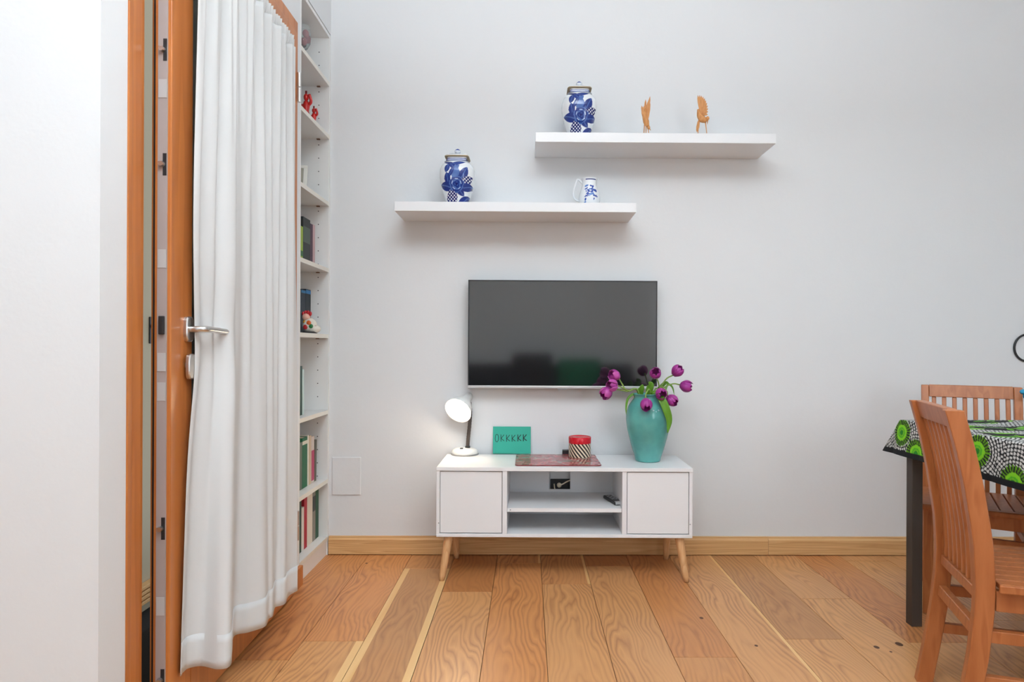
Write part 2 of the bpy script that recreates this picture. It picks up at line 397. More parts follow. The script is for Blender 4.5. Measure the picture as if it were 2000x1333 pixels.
def rosette(yc, zc, hh, par, name):
    rings = []
    for x, s in ((0, 1), (.008, 1), (.011, .9)):
        rings.append([(x, yc + .021 * s * math.cos(a) , zc + (hh + .004 * 0) * s * math.sin(a) / max(.35, abs(math.sin(a)) ** .3) ) if False else
                      (x, yc + s * .021 * (abs(math.cos(a)) ** .5) * (1 if math.cos(a) >= 0 else -1), zc + s * hh * (abs(math.sin(a)) ** .6) * (1 if math.sin(a) >= 0 else -1))
                      for a in [2 * math.pi * i / 32 for i in range(32)]])
    return loft(name, rings, M['metal'], par, smooth=False)
HY = -W_ + .086
hd = empty('lever_handle', (0, HY, 1.112), 0, leaf)
rosette(0, 0, .036, hd, 'rosette')
tube('lever', catmull([(.008, 0, .0), (.034, 0, .0), (.047, .008, .0), (.050, .03, 0), (.051, .08, -.002), (.050, .135, -.004)], 6), .0095, M['metal'], hd, 12)
lkp = empty('lock_plate', (0, HY - .004, 1.010), 0, leaf)
rosette(0, 0, .036, lkp, 'rosette')
lathe('cylinder', [(.0085, 0), (.0085, .007), (.003, .0075)], M['metal'], lkp, 18).rotation_euler = (0, math.pi / 2, 0)
lkp.children[-1].location = (.009, 0, -.004)
# outer door seen through the gap
d2 = struct(empty('door_2', (-2.4, 0, 0)), 'grey green outer door panel behind the wooden door')
box('panel', -.02, 0, 1.75, 5.4, -.6, 6.5, M['olive'], d2)
hh = empty('handle', (0, 4.1, 1.19), 0, d2)
box('handle_plate', 0, .008, -.02, .02, -.11, .06, M['blackpl'], hh, .003)
tube('handle_lever', [(.008, 0, 0), (.05, 0, 0), (.055, .02, 0), (.055, .10, 0)], .011, M['blackpl'], hh, 10)
st = struct(empty('trim_1', (-2.4, 0, 0)))
for i in range(4): box('sill_rib', 0.0005, .05, 1.76, 5.4, -.53 + i * .03, -.508 + i * .03, M['base'], st, .003)
box('threshold', .98, 1.30, 1.72, 2.735, 0.0003, .004, colmat(14, 12, 11, .8), st)
struct(box('floor_outside', -2.42, -1.43, 1.65, 5.4, -.7, -.6, colmat(26, 24, 23, .9)))

# ------------------------------------------------------------------ curtain on the door leaf
Z1, Z0c = 2.262, .15
hem_px = [(352, 1322), (358, 1312), (372, 1305), (395, 1302), (425, 1308), (448, 1302), (452, 1275), (456, 1244), (485, 1236), (515, 1226), (521, 1217), (524, 1210), (531, 1205), (534, 1194), (537, 1187), (548, 1184), (556, 1180), (560, 1170), (566, 1163), (580, 1155)]
hemp = [at_z(u, v, Z0c) for u, v in hem_px]
hemc = catmull([(p.x, p.y, 0) for p in hemp], 14)
NS = len(hemc) - 1
def leafx(y): return XL + .030 + math.sin(ANG) * (YLF - y)
def cur(s, t, extra=0.0):
    """s 0 near edge .. 1 hinge side, t 0 top .. 1 hem"""
    i = min(int(s * NS), NS - 1); q = s * NS - i
    h = hemc[i].lerp(hemc[i + 1], q)
    yt = 1.812 + (2.60 - 1.812) * (s ** .94)
    fold = .018 * math.sin(2 * math.pi * s * 8.5 + 1.5 * math.sin(s * 9)) * (1 - .5 * t) + .006 * math.sin(2 * math.pi * s * 27 + 2) * max(0, 1 - t / .3) + .004 * math.sin(2 * math.pi * s * 15 + 1.3) * (1 - t)
    xt = leafx(yt) + .030 + fold
    b = t ** 1.25
    x = xt * (1 - b) + h.x * b; y = yt * (1 - b ** 1.4) + h.y * b ** 1.4
    z = Z1 + (Z0c - Z1) * t
    x += .006 * math.sin(2 * math.pi * s * 6 + 2 * t) * t * (1 - t)
    # mid bulge and the tuck behind the lever handle
    g = math.exp(-((z - 1.11) / .13) ** 2) * max(0, 1 - s / .34)
    x = x * (1 - g) + (leafx(y) + .018 + fold * .3) * g
    y += .034 * math.exp(-((z - 1.06) / .22) ** 2) * max(0, 1 - s / .45)
    x = max(x, leafx(y) + .006)
    return (x + extra, y, z)
def sheet(name, s0, s1, t0, t1, ns, nt, mat, par, extra=0.0, thick=.0012):
    v = [cur(s0 + (s1 - s0) * i / ns, t0 + (t1 - t0) * j / nt, extra) for j in range(nt + 1) for i in range(ns + 1)]
    f = [(j * (ns + 1) + i, j * (ns + 1) + i + 1, (j + 1) * (ns + 1) + i + 1, (j + 1) * (ns + 1) + i) for j in range(nt) for i in range(ns)]
    o = from_py(name, v, f, mat, par, True)
    md = o.modifiers.new('thick', 'SOLIDIFY'); md.thickness = thick; md.offset = 0
    return o
cmat = M['curtain']
tr = N(cmat, 'ShaderNodeBsdfTranslucent'); tr.inputs['Color'].default_value = (.8, .78, .75, 1)
mxs = N(cmat, 'ShaderNodeMixShader'); mxs.inputs[0].default_value = .18
L(cmat, bsdf(cmat).outputs[0], mxs.inputs[1]); L(cmat, tr.outputs[0], mxs.inputs[2])
L(cmat, mxs.outputs[0], cmat.node_tree.nodes['Material Output'].inputs['Surface'])
add_bump(cmat, 420, .25, .0008)
ct = tag(empty('curtain', (0, 0, 0)), 'white gathered muslin curtain hanging on the ajar wooden door', 'curtain')
sheet('panel', 0, 1, 0, 1, 340, 110, cmat, ct)
sheet('hem', 0, 1, .957, .9995, 340, 4, cmat, ct, .0016, .0016)
# ruffled heading above the rod
v = []; ns = 420
for j in range(7):
    for i in range(ns + 1):
        s = i / ns; x, y, z = cur(s, 0.0)
        a = (j / 6); amp = .005 + .013 * a
        x = leafx(y) + .022 + amp * math.sin(2 * math.pi * s * 34 + math.sin(s * 40)) + .004 * (1 - abs(2 * a - 1))
        v.append((x, y + .004 * math.cos(2 * math.pi * s * 34) * a, Z1 - .014 + .066 * a + .004 * math.sin(s * 150) * a))
f = [(j * (ns + 1) + i, j * (ns + 1) + i + 1, (j + 1) * (ns + 1) + i + 1, (j + 1) * (ns + 1) + i) for j in range(6) for i in range(ns)]
from_py('heading_ruffle', v, f, cmat, ct, True)
tube('curtain_rod', [(leafx(1.80) + .012, 1.80, Z1), (leafx(2.66) + .012, 2.66, Z1)], .005, M['metal'], ct, 8)

# ------------------------------------------------------------------ bookcase in the niche
bc = tag(empty('bookcase', (XL, YB0, 0)), 'tall narrow white bookcase set into the wall beside the curtained door', 'bookcase')
BW = DW - YB0; BD = .26
def bcbox(name, x0, x1, y0, y1, z0, z1, mat=M['whitem'], bev=.001, par=bc): return box(name, x0, x1, y0, y1, z0, z1, mat, par, bev)
bcbox('side_panel', -BD, 0, .0005, .019, 0, 2.66); sp = bcbox('side_panel', -BD, 0, BW - .019, BW - .0005, 0, 2.66)
bcbox('back_panel', -BD - .006, -BD, .002, BW - .002, 0, 2.66)
bcbox('top_panel', -BD, -.001, .019, BW - .019, 2.642, 2.66)
SH = [2.414, 2.145, 1.803, 1.465, 1.128, .741, .389, .094]
for z in SH:
    s_ = bcbox('shelf', -BD, -.002, .0195, BW - .0195, z - .020, z)
    bcbox('edge_strip', -.002, -.0005, .0195, BW - .0195, z - .020, z, M['edge'], 0, s_)
    bm = bmesh.new(); bm_box(bm, -.062, -.046, BW - .030, BW - .0195, z - .0245, z - .0202)
    from_bm('shelf_pin', bm, colmat(120, 84, 60), s_)
bcbox('plinth', -.02, -.006, .019, BW - .019, 0, .074)
bm = bmesh.new()
zz = .20
while zz < 2.6:
    if min(abs(zz - s + .01) for s in SH) > .02:
        bmesh.ops.create_cone(bm, cap_ends=True, segments=8, radius1=.0028, radius2=.0028, depth=.0014,
                              matrix=Matrix.Translation((-.054, BW - .0193, zz)) @ Matrix.Rotation(math.pi / 2, 4, 'X'))
    zz += .0677
from_bm('pin_holes', bm, colmat(70, 66, 62), sp)['kind'] = 'stuff'
# books: spine plane XS, each by the pixels its spine spans
def book(u0, u1, vt, zs, colr, label, xs=-1.062, lean=0.0, dep=.14, band=None):
    y0 = at_x(u0, vt, xs).y; y1 = at_x(u1, vt, xs).y; ym = (y0 + y1) / 2
    hgt = at_x((u0 + u1) / 2, vt, xs).z - zs
    t = tag(empty('book', (xs, ym, zs + .0006)), label, 'book', 'books in the white bookcase')
    t.rotation_euler = (lean, 0, 0)
    hw = (y1 - y0) / 2 - .0006; m = colmat(*colr)
    boxes('cover', [(-dep, -.003, -hw, -hw + .002, 0, hgt), (-dep, -.003, hw - .002, hw, 0, hgt), (-.003, 0, -hw, hw, 0, hgt)], m, t, .0004)
    box('pages', -dep + .004, -.0031, -hw + .0021, hw - .0021, .003, hgt - .003, M['pages'], t)
    if band: box('spine_label', 0, .0006, -hw + .001, hw - .001, hgt * band[0], hgt * band[1], colmat(*band[2]), t)
    return t
# shelf at 1.465
book(578, 592, 440, 1.465, (150, 176, 60), 'yellow green book at the left of the upper book shelf', band=(.15, .3, (60, 110, 60)))
book(592, 606, 427, 1.465, (26, 34, 34), 'tall black book with pale lettering on the upper book shelf', band=(.45, .8, (70, 84, 74)))
book(606, 611, 438, 1.465, (70, 40, 62), 'thin dark plum book on the upper book shelf')
book(611.3, 615.5, 440, 1.465, (196, 160, 160), 'thin dusty pink book beside the plum book')
# shelf at 1.128
book(580, 588, 566, 1.128, (30, 50, 66), 'dark slate book behind the painted hen figurine, leftmost of three', xs=-1.10)
book(588.3, 597, 566, 1.128, (28, 42, 56), 'dark navy book behind the painted hen figurine, middle of three', xs=-1.10, band=(.92, .98, (40, 120, 170)))
book(597.3, 607, 566, 1.128, (24, 40, 50), 'dark navy book with blue top edge beside the hen figurine', xs=-1.10, band=(.9, .98, (30, 120, 180)))
# shelf at .741
book(583, 590.6, 716, .741, (40, 72, 64), 'dark green book standing alone on the near empty shelf')
book(590.8, 594, 722, .741, (196, 214, 212), 'pale aqua slim folder beside the lone green book')
# shelf at .389
book(583, 590.3, 866, .389, (104, 110, 96), 'thin grey green book at the left of the second lowest shelf')
book(590.5, 600.5, 855, .389, (24, 96, 60), 'bright green book on the second lowest shelf', band=(.86, .93, (220, 214, 196)))
book(600.8, 603.4, 851, .389, (226, 220, 208), 'thin white book next to the bright green book')
book(603.7, 608, 852, .389, (200, 176, 148), 'beige paperback on the second lowest shelf')
book(608.3, 614, 853, .389, (206, 190, 180), 'pale book with crimson patterned spine on the second lowest shelf', band=(.05, .7, (182, 60, 96)))
book(614.4, 618, 860, .389, (96, 92, 76), 'olive grey thin book leaning at the right of the second lowest shelf', lean=-.04)
# bottom shelf
book(580, 589, 978, .094, (40, 66, 50), 'dark green book at the left end of the bottom shelf')
book(589.3, 594, 992, .094, (222, 216, 206), 'short white book on the bottom shelf left of the red one')
book(594.3, 600, 968, .094, (176, 28, 46), 'red book on the bottom shelf')
book(600.3, 610.5, 964, .094, (230, 218, 200), 'thick cream book on the bottom shelf')
book(610.8, 616.5, 960, .094, (140, 132, 120), 'grey brown book with dark label on the bottom shelf', band=(.6, .9, (64, 62, 60)))
book(616.8, 622.5, 957, .094, (30, 80, 52), 'dark green book at the right end of the bottom shelf')

def blob(bm, c, r, seg=12, rings=8, M2=None):
    mm = Matrix.Translation(c) @ (M2 or Matrix.Identity(4)) @ Matrix.Diagonal((r[0], r[1], r[2], 1))
    bmesh.ops.create_uvsphere(bm, u_segments=seg, v_segments=rings, radius=1, matrix=mm)
# red dancing figures on the second shelf
def red_figure(u, v, hgt, label):
    y = 3.13 if u < 605 else 3.2
    p = at_y(u, v, y); zs = SH[1]
    t = tag(empty('figurine', (p.x, y, zs)), label, 'figurine', 'red figurines')
    m = colmat(196, 34, 28, .35); k = hgt
    lathe('body', [(.13 * k, .0005), (.15 * k, .06 * k), (.13 * k, .25 * k), (.08 * k, .42 * k), (.11 * k, .58 * k), (.07 * k, .72 * k), (.03 * k, .75 * k)], m, t, 16)
    bm = bmesh.new(); blob(bm, (0, 0, .85 * k), (.08 * k, .085 * k, .11 * k)); from_bm('head', bm, m, t, True)
    for sd in (-1, 1):
        tube('arm', catmull([(sd * .08 * k, 0, .62 * k), (sd * .16 * k, -.03 * k, .72 * k if sd > 0 else .5 * k), (sd * .11 * k, -.06 * k, .92 * k if sd > 0 else .38 * k)], 5), [.05 * k] * 5 + [.045 * k] * 6, m, t, 8)
    box('crest', -.03 * k, .03 * k, -.02 * k, .02 * k, .93 * k, 1.05 * k, colmat(120, 20, 20, .4), t, .004 * k)
red_figure(598, 210, .158, 'larger red ceramic figure on the second bookcase shelf')
red_figure(613, 226, .113, 'small red ceramic figure standing nearer the wall')
# glass jar with pink contents on the top shelf
p = at_y(592, 80, 3.12)
t = tag(empty('glass_goblet', (p.x, 3.12, SH[0])), 'stemmed glass bowl with pink and green contents on the top shelf', 'glass bowl')
jm = newmat('jar_glass', (.9, .95, .95, 1), .03, **{'Transmission Weight': .85, 'IOR': 1.2})
lathe('glass', [(.028, .0005), (.029, .004), (.008, .012), (.007, .085), (.022, .10), (.034, .125), (.037, .155), (.034, .19), (.031, .205)], jm, t, 28, cap=False)
for i, (dx, dy, dz, c) in enumerate(((.008, -.012, .128, (176, 96, 104)), (.014, -.008, .166, (186, 110, 118)), (-.016, -.008, .145, (66, 96, 80)), (-.006, .012, .128, (84, 60, 60)), (.012, .012, .15, (150, 84, 96)))):
    bm = bmesh.new(); blob(bm, (dx, dy, dz), (.014, .014, .019)); from_bm('pink_egg' if c[0] > 140 else 'green_egg', bm, colmat(*c), t, True)
# leaning photo frame on the third shelf
pf = tag(empty('photo_frame', (-1.075, 3.04, SH[2] + .004)), 'cream photo frame tilted back on the third bookcase shelf', 'frame')
pf.rotation_euler = (0, 0, 0)
b_ = boxes('frame_border', [(-.15, .0, -.006, .006, 0, .018), (-.15, 0, -.006, .006, .152, .17), (-.15, -.132, -.006, .006, .018, .152), (-.018, 0, -.006, .006, .018, .152)], M['edge'], pf, .001)
box('frame_picture', -.132, -.018, -.002, .002, .018, .152, colmat(170, 166, 150), pf)
pf.rotation_euler = (math.radians(-26), 0, math.radians(14)); pf.location.y = 3.115
# painted hen figurine
t = tag(empty('hen_figurine', (-1.055, 3.115, SH[4] + .001)), 'white hen figurine painted with red and green flowers on the bookcase shelf', 'figurine')
bm = bmesh.new(); blob(bm, (0, 0, .038), (.036, .03, .037)); blob(bm, (.02, 0, .022), (.034, .026, .022)); from_bm('body', bm, colmat(222, 214, 200, .25), t, True)
bm = bmesh.new(); blob(bm, (-.016, -.004, .078), (.02, .018, .02)); from_bm('head', bm, colmat(220, 170, 150, .3), t, True)
bm = bmesh.new()
for i in range(4): blob(bm, (-.03 + i * .011, -.004, .094 + .006 * math.sin(i)), (.008, .01, .012), 8, 6)
from_bm('comb', bm, colmat(190, 22, 34, .3), t, True)
for (x, z, r, c) in ((.004, .05, .012, (214, 90, 30)), (.014, .034, .011, (40, 120, 60)), (-.012, .03, .012, (196, 40, 40)), (.03, .03, .008, (196, 50, 40)), (-.02, .055, .007, (214, 150, 40)), (.034, .016, .009, (30, 60, 44))):
    q = lathe('painted_flower', [(.001, 0), (r, 0), (r * .9, .002), (.001, .0032)], colmat(*c, .3), t, 12); q.rotation_euler = (math.pi / 2, 0, 0)
    dd = math.sqrt(max(0, 1 - (x / .037) ** 2 - ((z - .038) / .038) ** 2)); q.location = (x, -.030 * max(dd, .35) + .0012, z)
lathe('base', [(.034, .0004), (.036, .004), (.034, .008)], colmat(40, 36, 34), t, 20)

# ------------------------------------------------------------------ inspection plate, wall ring
a = at_y(649, 893, DW); b = at_y(705, 967, DW)
tag(box('wall_plate', a.x, b.x, DW - .007, DW - .0003, b.z, a.z, M['wall'], None, .003), 'square white inspection plate on the wall beside the bookcase', 'plate')
c = at_y(2009, 680, DW - .012)
bm = bmesh.new(); R1, R2 = .070, .0055
vv = [[bm.verts.new((c.x + (R1 + R2 * math.cos(q)) * math.cos(p_), DW - .0065 + R2 * math.sin(q), c.z + (R1 + R2 * math.cos(q)) * math.sin(p_))) for q in [2 * math.pi * i / 8 for i in range(8)]] for p_ in [2 * math.pi * i / 48 for i in range(48)]]
for i in range(48):
    for j in range(8): bm.faces.new((vv[i][j], vv[(i + 1) % 48][j], vv[(i + 1) % 48][(j + 1) % 8], vv[i][(j + 1) % 8]))
tag(from_bm('wall_ring', bm, M['blackpl'], None, True), 'thin black metal ring hanging on the wall above the table', 'ring')

# ------------------------------------------------------------------ floating shelves
YS = DW - .254
def wall_shelf(u0, u1, vt, vb, label):
    a = at_y(u0, vt, YS); b = at_y(u1, vb, YS); cz = (a.z + b.z) / 2
    o = box('floating_shelf', a.x, b.x, YS, DW - .0005, b.z, a.z, M['white'], None, .0015)
    tag(o, label, 'shelf', 'floating wall shelves'); return a.z
ZS_up = wall_shelf(1046, 1516, 258, 280.5, 'upper white floating shelf holding a lidded jar and two wooden birds')
ZS_lo = wall_shelf(770, 1243, 393.5, 415, 'lower white floating shelf holding a lidded jar and a small jug')

# ---- blue and white jars
def paint_jar(X, Z, seed):
    """front face painting, X,Z in jar units (half width .085 , height .23)"""
    W = np.array([.82, .85, .88]); B = np.array([.014, .036, .22]); B2 = np.array([.07, .15, .42]); DK = np.array([.01, .015, .14])
    c = np.tile(W, (len(X), 1)); x = X / .080; z = Z / .205
    def put(mask, col): c[mask] = col
    def ell(cx, cz, rx, rz, ang):
        a = math.radians(ang); dx, dz = x - cx, (z - cz) * 2.41
        p = dx * math.cos(a) + dz * math.sin(a); q = -dx * math.sin(a) + dz * math.cos(a)
        return (p / rx) ** 2 + (q / rz) ** 2
    def leaf_(cx, cz, ln, wd, ang, col, check=False):
        a = math.radians(ang); dx, dz = x - cx, (z - cz) * 2.41
        p = (dx * math.cos(a) + dz * math.sin(a)) / (ln * 1.35); q = (-dx * math.sin(a) + dz * math.cos(a)) / (wd * 1.6)
        m = (np.abs(p) < 1) & (np.abs(q) < (1 - p * p))
        put(m, col)
        if check:
            k = (np.sin(dx * 34) * np.sin(dz * 34)) > .25
            put(m & k, W)
        else: put(m & (np.abs(q) < .1), B2)
    leaf_(-.52, .80, .20, .10, 70, B); leaf_(-.22, .86, .22, .10, 130, B); leaf_(-.40, .92, .3, .05, 165, DK)
    leaf_(.10, .92, .36, .07, 10, B); leaf_(.0, .80, .2, .09, 40, B2)
    leaf_(.0, .66, .32, .17, 85, B2); leaf_(.46, .66, .34, .15, 62, B); leaf_(-.28, .70, .30, .07, 60, B)
    leaf_(-.50, .56, .26, .12, 100, B); leaf_(.58, .49, .36, .15, 35, DK, True)
    leaf_(-.52, .38, .34, .16, 160, B); leaf_(.62, .36, .30, .14, 15, B); leaf_(.25, .27, .26, .12, -50, B)
    leaf_(-.24, .12, .46, .20, 82, DK, True); leaf_(.48, .09, .30, .10, 25, B); leaf_(.36, .02, .25, .1, 40, B)
    r = np.sqrt(ell(.04, .43, .44, .46, 0)); th = np.arctan2((z - .43) * 2.41, x - .04)
    m = r < 1 + .1 * np.sin(th * 7); put(m, B)
    put(m & (np.sin(r * 15 + 1.2 * np.sin(th * 3 + r * 4)) > .25), B2); put(m & (r < .16), DK)
    put(m & (np.abs(r - .62) < .05) & (np.sin(th * 5) > 0), np.array([.45, .58, .8]))
    return c
def jar(u, zs, label, seed, yc=3.135):
    X0 = at_y(u, 400, yc).x
    t = tag(empty('ginger_jar', (X0, yc, zs + .0004)), label, 'jar', 'blue and white lidded jars')
    n, rows = 300, 170
    # profile: height -> half width, squareness exponent
    hz = [0, .010, .035, .07, .105, .135, .155, .172, .186, .196, .2035]
    hw = [.052, .054, .062, .0725, .081, .0855, .0858, .0835, .077, .069, .060]
    zs_ = np.linspace(0, hz[-1], rows); ws = np.interp(zs_, hz, hw)
    k = np.ones(9) / 9; ws = np.convolve(np.pad(ws, 4, mode='edge'), k, mode='valid')
    ang = np.linspace(0, 2 * np.pi, n, endpoint=False)
    e = 2.6
    rr = (np.abs(np.cos(ang)) ** e + np.abs(np.sin(ang)) ** e) ** (-1 / e)
    Xg = (ws[:, None] * (rr * np.cos(ang))[None, :]); Yg = (ws[:, None] * (rr * np.sin(ang))[None, :]); Zg = np.repeat(zs_[:, None], n, 1)
    V = np.stack([Xg, Yg, Zg], -1).reshape(-1, 3)
    f = [(i * n + j, i * n + (j + 1) % n, (i + 1) * n + (j + 1) % n, (i + 1) * n + j) for i in range(rows - 1) for j in range(n)]
    f.append(tuple(range(n))[::-1])
    o = from_py('body', V.tolist(), f, M['porc'], t, True, False)
    a = ang[None, :].repeat(rows, 0).ravel()
    # unwrap each half so the motif sits on the front and again on the back
    fx = np.where(V[:, 1] <= 0, V[:, 0], -V[:, 0])
    cols = paint_jar(fx, V[:, 2], seed)
    setcols(o, np.concatenate([cols, np.ones((len(cols), 1))], 1))
    WH = newmat('jar_white', (.82, .85, .88, 1), .12) if 'jarw' not in M else M['jarw']; M['jarw'] = WH
    BL = newmat('jar_blue', (.015, .05, .32, 1), .15) if 'jarb' not in M else M['jarb']; M['jarb'] = BL
    def sq(hw_, z, e=7, n2=48):
        out = []
        for i in range(n2):
            q = 2 * math.pi * i / n2; r_ = (abs(math.cos(q)) ** e + abs(math.sin(q)) ** e) ** (-1 / e)
            out.append((hw_ * r_ * math.cos(q), hw_ * r_ * math.sin(q), z))
        return out
    nk = loft('neck', [sq(.060, .2025), sq(.052, .2065), sq(.047, .212), sq(.047, .228)], WH, t, False)
    for z in (.208, .217): loft('blue_band', [sq(.0478 if z > .21 else .0535, z), sq(.0478 if z > .21 else .051, z + .0032)], BL, nk, False)
    ld = empty('lid', (0, 0, .2285), 0, t)
    loft('rim', [sq(.0475, -.001), sq(.058, -.0008), sq(.0592, .002), sq(.058, .004), sq(.047, .0046)], M['tan'], ld, False)
    loft('lid_top', [sq(.057, .004), sq(.052, .010), sq(.036, .016), sq(.020, .021, 4), sq(.012, .024, 2.5)], WH, ld, False)
    loft('lid_band', [sq(.0425, .0142), sq(.0325, .0180), sq(.023, .0208, 5)], BL, ld, False, cap=False)
    lathe('knob', [(.008, .022), (.007, .027), (.013, .030), (.0155, .035), (.014, .040)], WH, ld, 20)
    lathe('knob_tip', [(.0146, .0394), (.010, .0445), (.004, .049), (.0005, .050)], BL, ld, 20)
jar(1130, ZS_up, 'blue and white lidded porcelain jar on the upper shelf', 1)
jar(893.5, ZS_lo, 'blue and white lidded porcelain jar on the lower shelf', 2)
# ---- jug
p = at_y(1151, 400, 3.13)
t = tag(empty('milk_jug', (p.x, 3.13, ZS_lo + .0004)), 'small white jug with blue flower sprig on the lower shelf', 'jug')
n, rows = 150, 90
hz = [0, .008, .025, .045, .065, .085, .105, .122, .134]; hw = [.041, .045, .0485, .0480, .0435, .0375, .0325, .0325, .0365]
zs_ = np.linspace(0, .134, rows); ws = np.interp(zs_, hz, hw); ws = 1.08 * np.convolve(np.pad(ws, 3, mode='edge'), np.ones(7) / 7, mode='valid')
ang = np.linspace(0, 2 * np.pi, n, endpoint=False)
Xg = ws[:, None] * np.cos(ang)[None, :]; Yg = ws[:, None] * np.sin(ang)[None, :]; Zg = np.repeat(zs_[:, None], n, 1)
lip = np.clip((zs_ - .10) / .034, 0, 1)[:, None] * np.exp(-(ang[None, :] / .5) ** 2) * .010
Xg = Xg + lip
V = np.stack([Xg, Yg, Zg], -1).reshape(-1, 3)
f = [(i * n + j, i * n + (j + 1) % n, (i + 1) * n + (j + 1) % n, (i + 1) * n + j) for i in range(rows - 1) for j in range(n)] + [tuple(range(n))[::-1]]
o = from_py('body', V.tolist(), f, M['porc'], t, True, False)
Wc = np.array([.82, .85, .88]); c = np.tile(Wc, (len(V), 1)); B = np.array([.02, .07, .36]); B2 = np.array([.12, .24, .58])
x, z = V[:, 0] - .004, V[:, 2]
rg = random.Random(7); front = V[:, 1] < .01
for i in range(26):
    cx = rg.gauss(0, .016); cz = .066 + rg.gauss(0, .020) - .25 * abs(cx); r_ = rg.uniform(.003, .0065); a_ = rg.uniform(0, 3.14)
    dx, dz = x - cx, z - cz; q1 = dx * math.cos(a_) + dz * math.sin(a_); q2 = -dx * math.sin(a_) + dz * math.cos(a_)
    m = front & ((q1 / (r_ * 1.5)) ** 2 + (q2 / (r_ * .8)) ** 2 < 1); c[m] = B if i % 3 else B2
for sd in (-1, 1):
    for i in range(5):
        m = front & (((x - sd * (.012 + i * .004)) / .004) ** 2 + ((z - (.042 - .001 * i + .004 * (i % 2))) / .003) ** 2 < 1); c[m] = B
c[(z > .1225) & (z < .1265) & (np.abs(x) < .025)] = B * .6
setcols(o, np.concatenate([c, np.ones((len(c), 1))], 1))
tube('handle', catmull([(-.031, 0, .108), (-.044, 0, .122), (-.058, 0, .130), (-.066, 0, .112), (-.078, 0, .07), (-.072, 0, .038), (-.046, 0, .022)], 6), .0048, M['jarw'], t, 10)
md = o.modifiers.new('thick', 'SOLIDIFY'); md.thickness = .0025

# ---- carved wooden birds
def feather(name, root, tip, wid, th, par, m):
    a, b = Vector(root), Vector(tip); d = (b - a); n_ = Vector((-d.z, 0, d.x)).normalized(); y = Vector((0, th / 2, 0)); v = []
    prof = [(0, .25), (.25, .8), (.6, 1), (.85, .7), (1, .04)]
    for k, w_ in prof:
        c_ = a + d * k
        for sx, sy in ((-1, -1), (1, -1), (1, 1), (-1, 1)): v.append(tuple(c_ + n_ * (sx * wid * w_ / 2) + y * sy))
    f = []
    for i in range(len(prof) - 1):
        for j in range(4): f.append((i * 4 + j, i * 4 + (j + 1) % 4, i * 4 + 4 + (j + 1) % 4, i * 4 + 4 + j))
    f += [(0, 1, 2, 3), (16, 17, 18, 19)]
    return from_py(name, v, f, m, par)
YB = 3.12
def bird_pt(u, v, uc, y=YB): 
    p = at_y(u, v, y); return p
def bird(uc, body, head, beak, feathers, legs, label):
    base = at_y(uc, 262, YB); t = tag(empty('wooden_bird', (base.x, YB, ZS_up + .0004)), label, 'bird figurine', 'carved wooden birds')
    def q(u, v, dy=0): p = at_y(u, v, YB); return (p.x - base.x, dy, p.z - ZS_up)
    m = M['wood_bird']
    pts = [Vector(q(u, v)) for u, v, r in body]; rad = [r / FPX * YB for u, v, r in body]
    rings = tube_rings(catmull(pts, 5), list(np.interp(np.linspace(0, len(rad) - 1, (len(rad) - 1) * 5 + 1), range(len(rad)), rad)), 12)
    loft('body', rings, m, t)
    bm = bmesh.new(); hp = q(head[0], head[1], -.004); r_ = head[2] / FPX * YB
    blob(bm, hp, (r_, r_, r_ * 1.1)); from_bm('head', bm, m, t, True)
    bp = q(beak[0], beak[1], -.006)
    tube('beak', [hp, tuple((Vector(hp) + Vector(bp)) / 2), bp], [r_ * .55, r_ * .35, .0006], m, t, 8)
    for i, (u0, v0, u1, v1, wd, dy) in enumerate(feathers): feather('feather', q(u0, v0, dy), q(u1, v1, dy), wd / FPX * YB, .003, t, m)
    for (u0, v0, u1, v1) in legs:
        a_ = q(u0, v0); b_ = list(q(u1, v1)); b_[2] = .0005
        tube('leg', [a_, tuple((Vector(a_) + Vector(b_)) / 2), tuple(b_)], [.0028, .002, .0024], m, t, 8)
        box('foot', b_[0] - .006, b_[0] + .006, -.008, .006, 0, .003, m, t, .001)
bird(1262, [(1262, 212, 2), (1259, 225, 4.5), (1262, 238, 6), (1265, 247, 3.5)], (1266.5, 250, 3.2), (1270.5, 256, 0),
     [(1262, 238, 1269.2, 189, 5, -.004), (1261, 236, 1266.5, 196, 5, 0), (1260, 235, 1261.3, 194, 5, .004), (1259, 234, 1258, 206, 5, .007), (1258, 234, 1252.5, 208, 5, -.008), (1257.5, 235, 1253.5, 214, 5, -.005), (1264, 238, 1268.5, 200, 5, -.009)],
     [(1259, 242, 1257, 262), (1262, 244, 1261.5, 262), (1265, 244, 1268, 262)], 'carved wooden bird with narrow raised wings, left of the two on the shelf')
fan = []
for i in range(11):
    a_ = math.radians(100 - i * 11.5); fan.append((1368, 222, 1363.5 + 2 + 19 * math.cos(a_) * .95, 216 - 29 * math.sin(a_), 5.2, -.006 + .0011 * i))
bird(1371, [(1363.5, 214, 2), (1366, 226, 5), (1372, 233, 7), (1380, 236, 4.5)], (1381.5, 232, 3.6), (1381, 244, 0), fan + [(1366, 232, 1361.5, 258, 6, .003), (1366, 230, 1362.5, 224, 5, -.003)],
     [(1365, 238, 1362.5, 262), (1378, 240, 1381.5, 262)], 'carved wooden bird with a fanned wing, right of the two on the shelf')

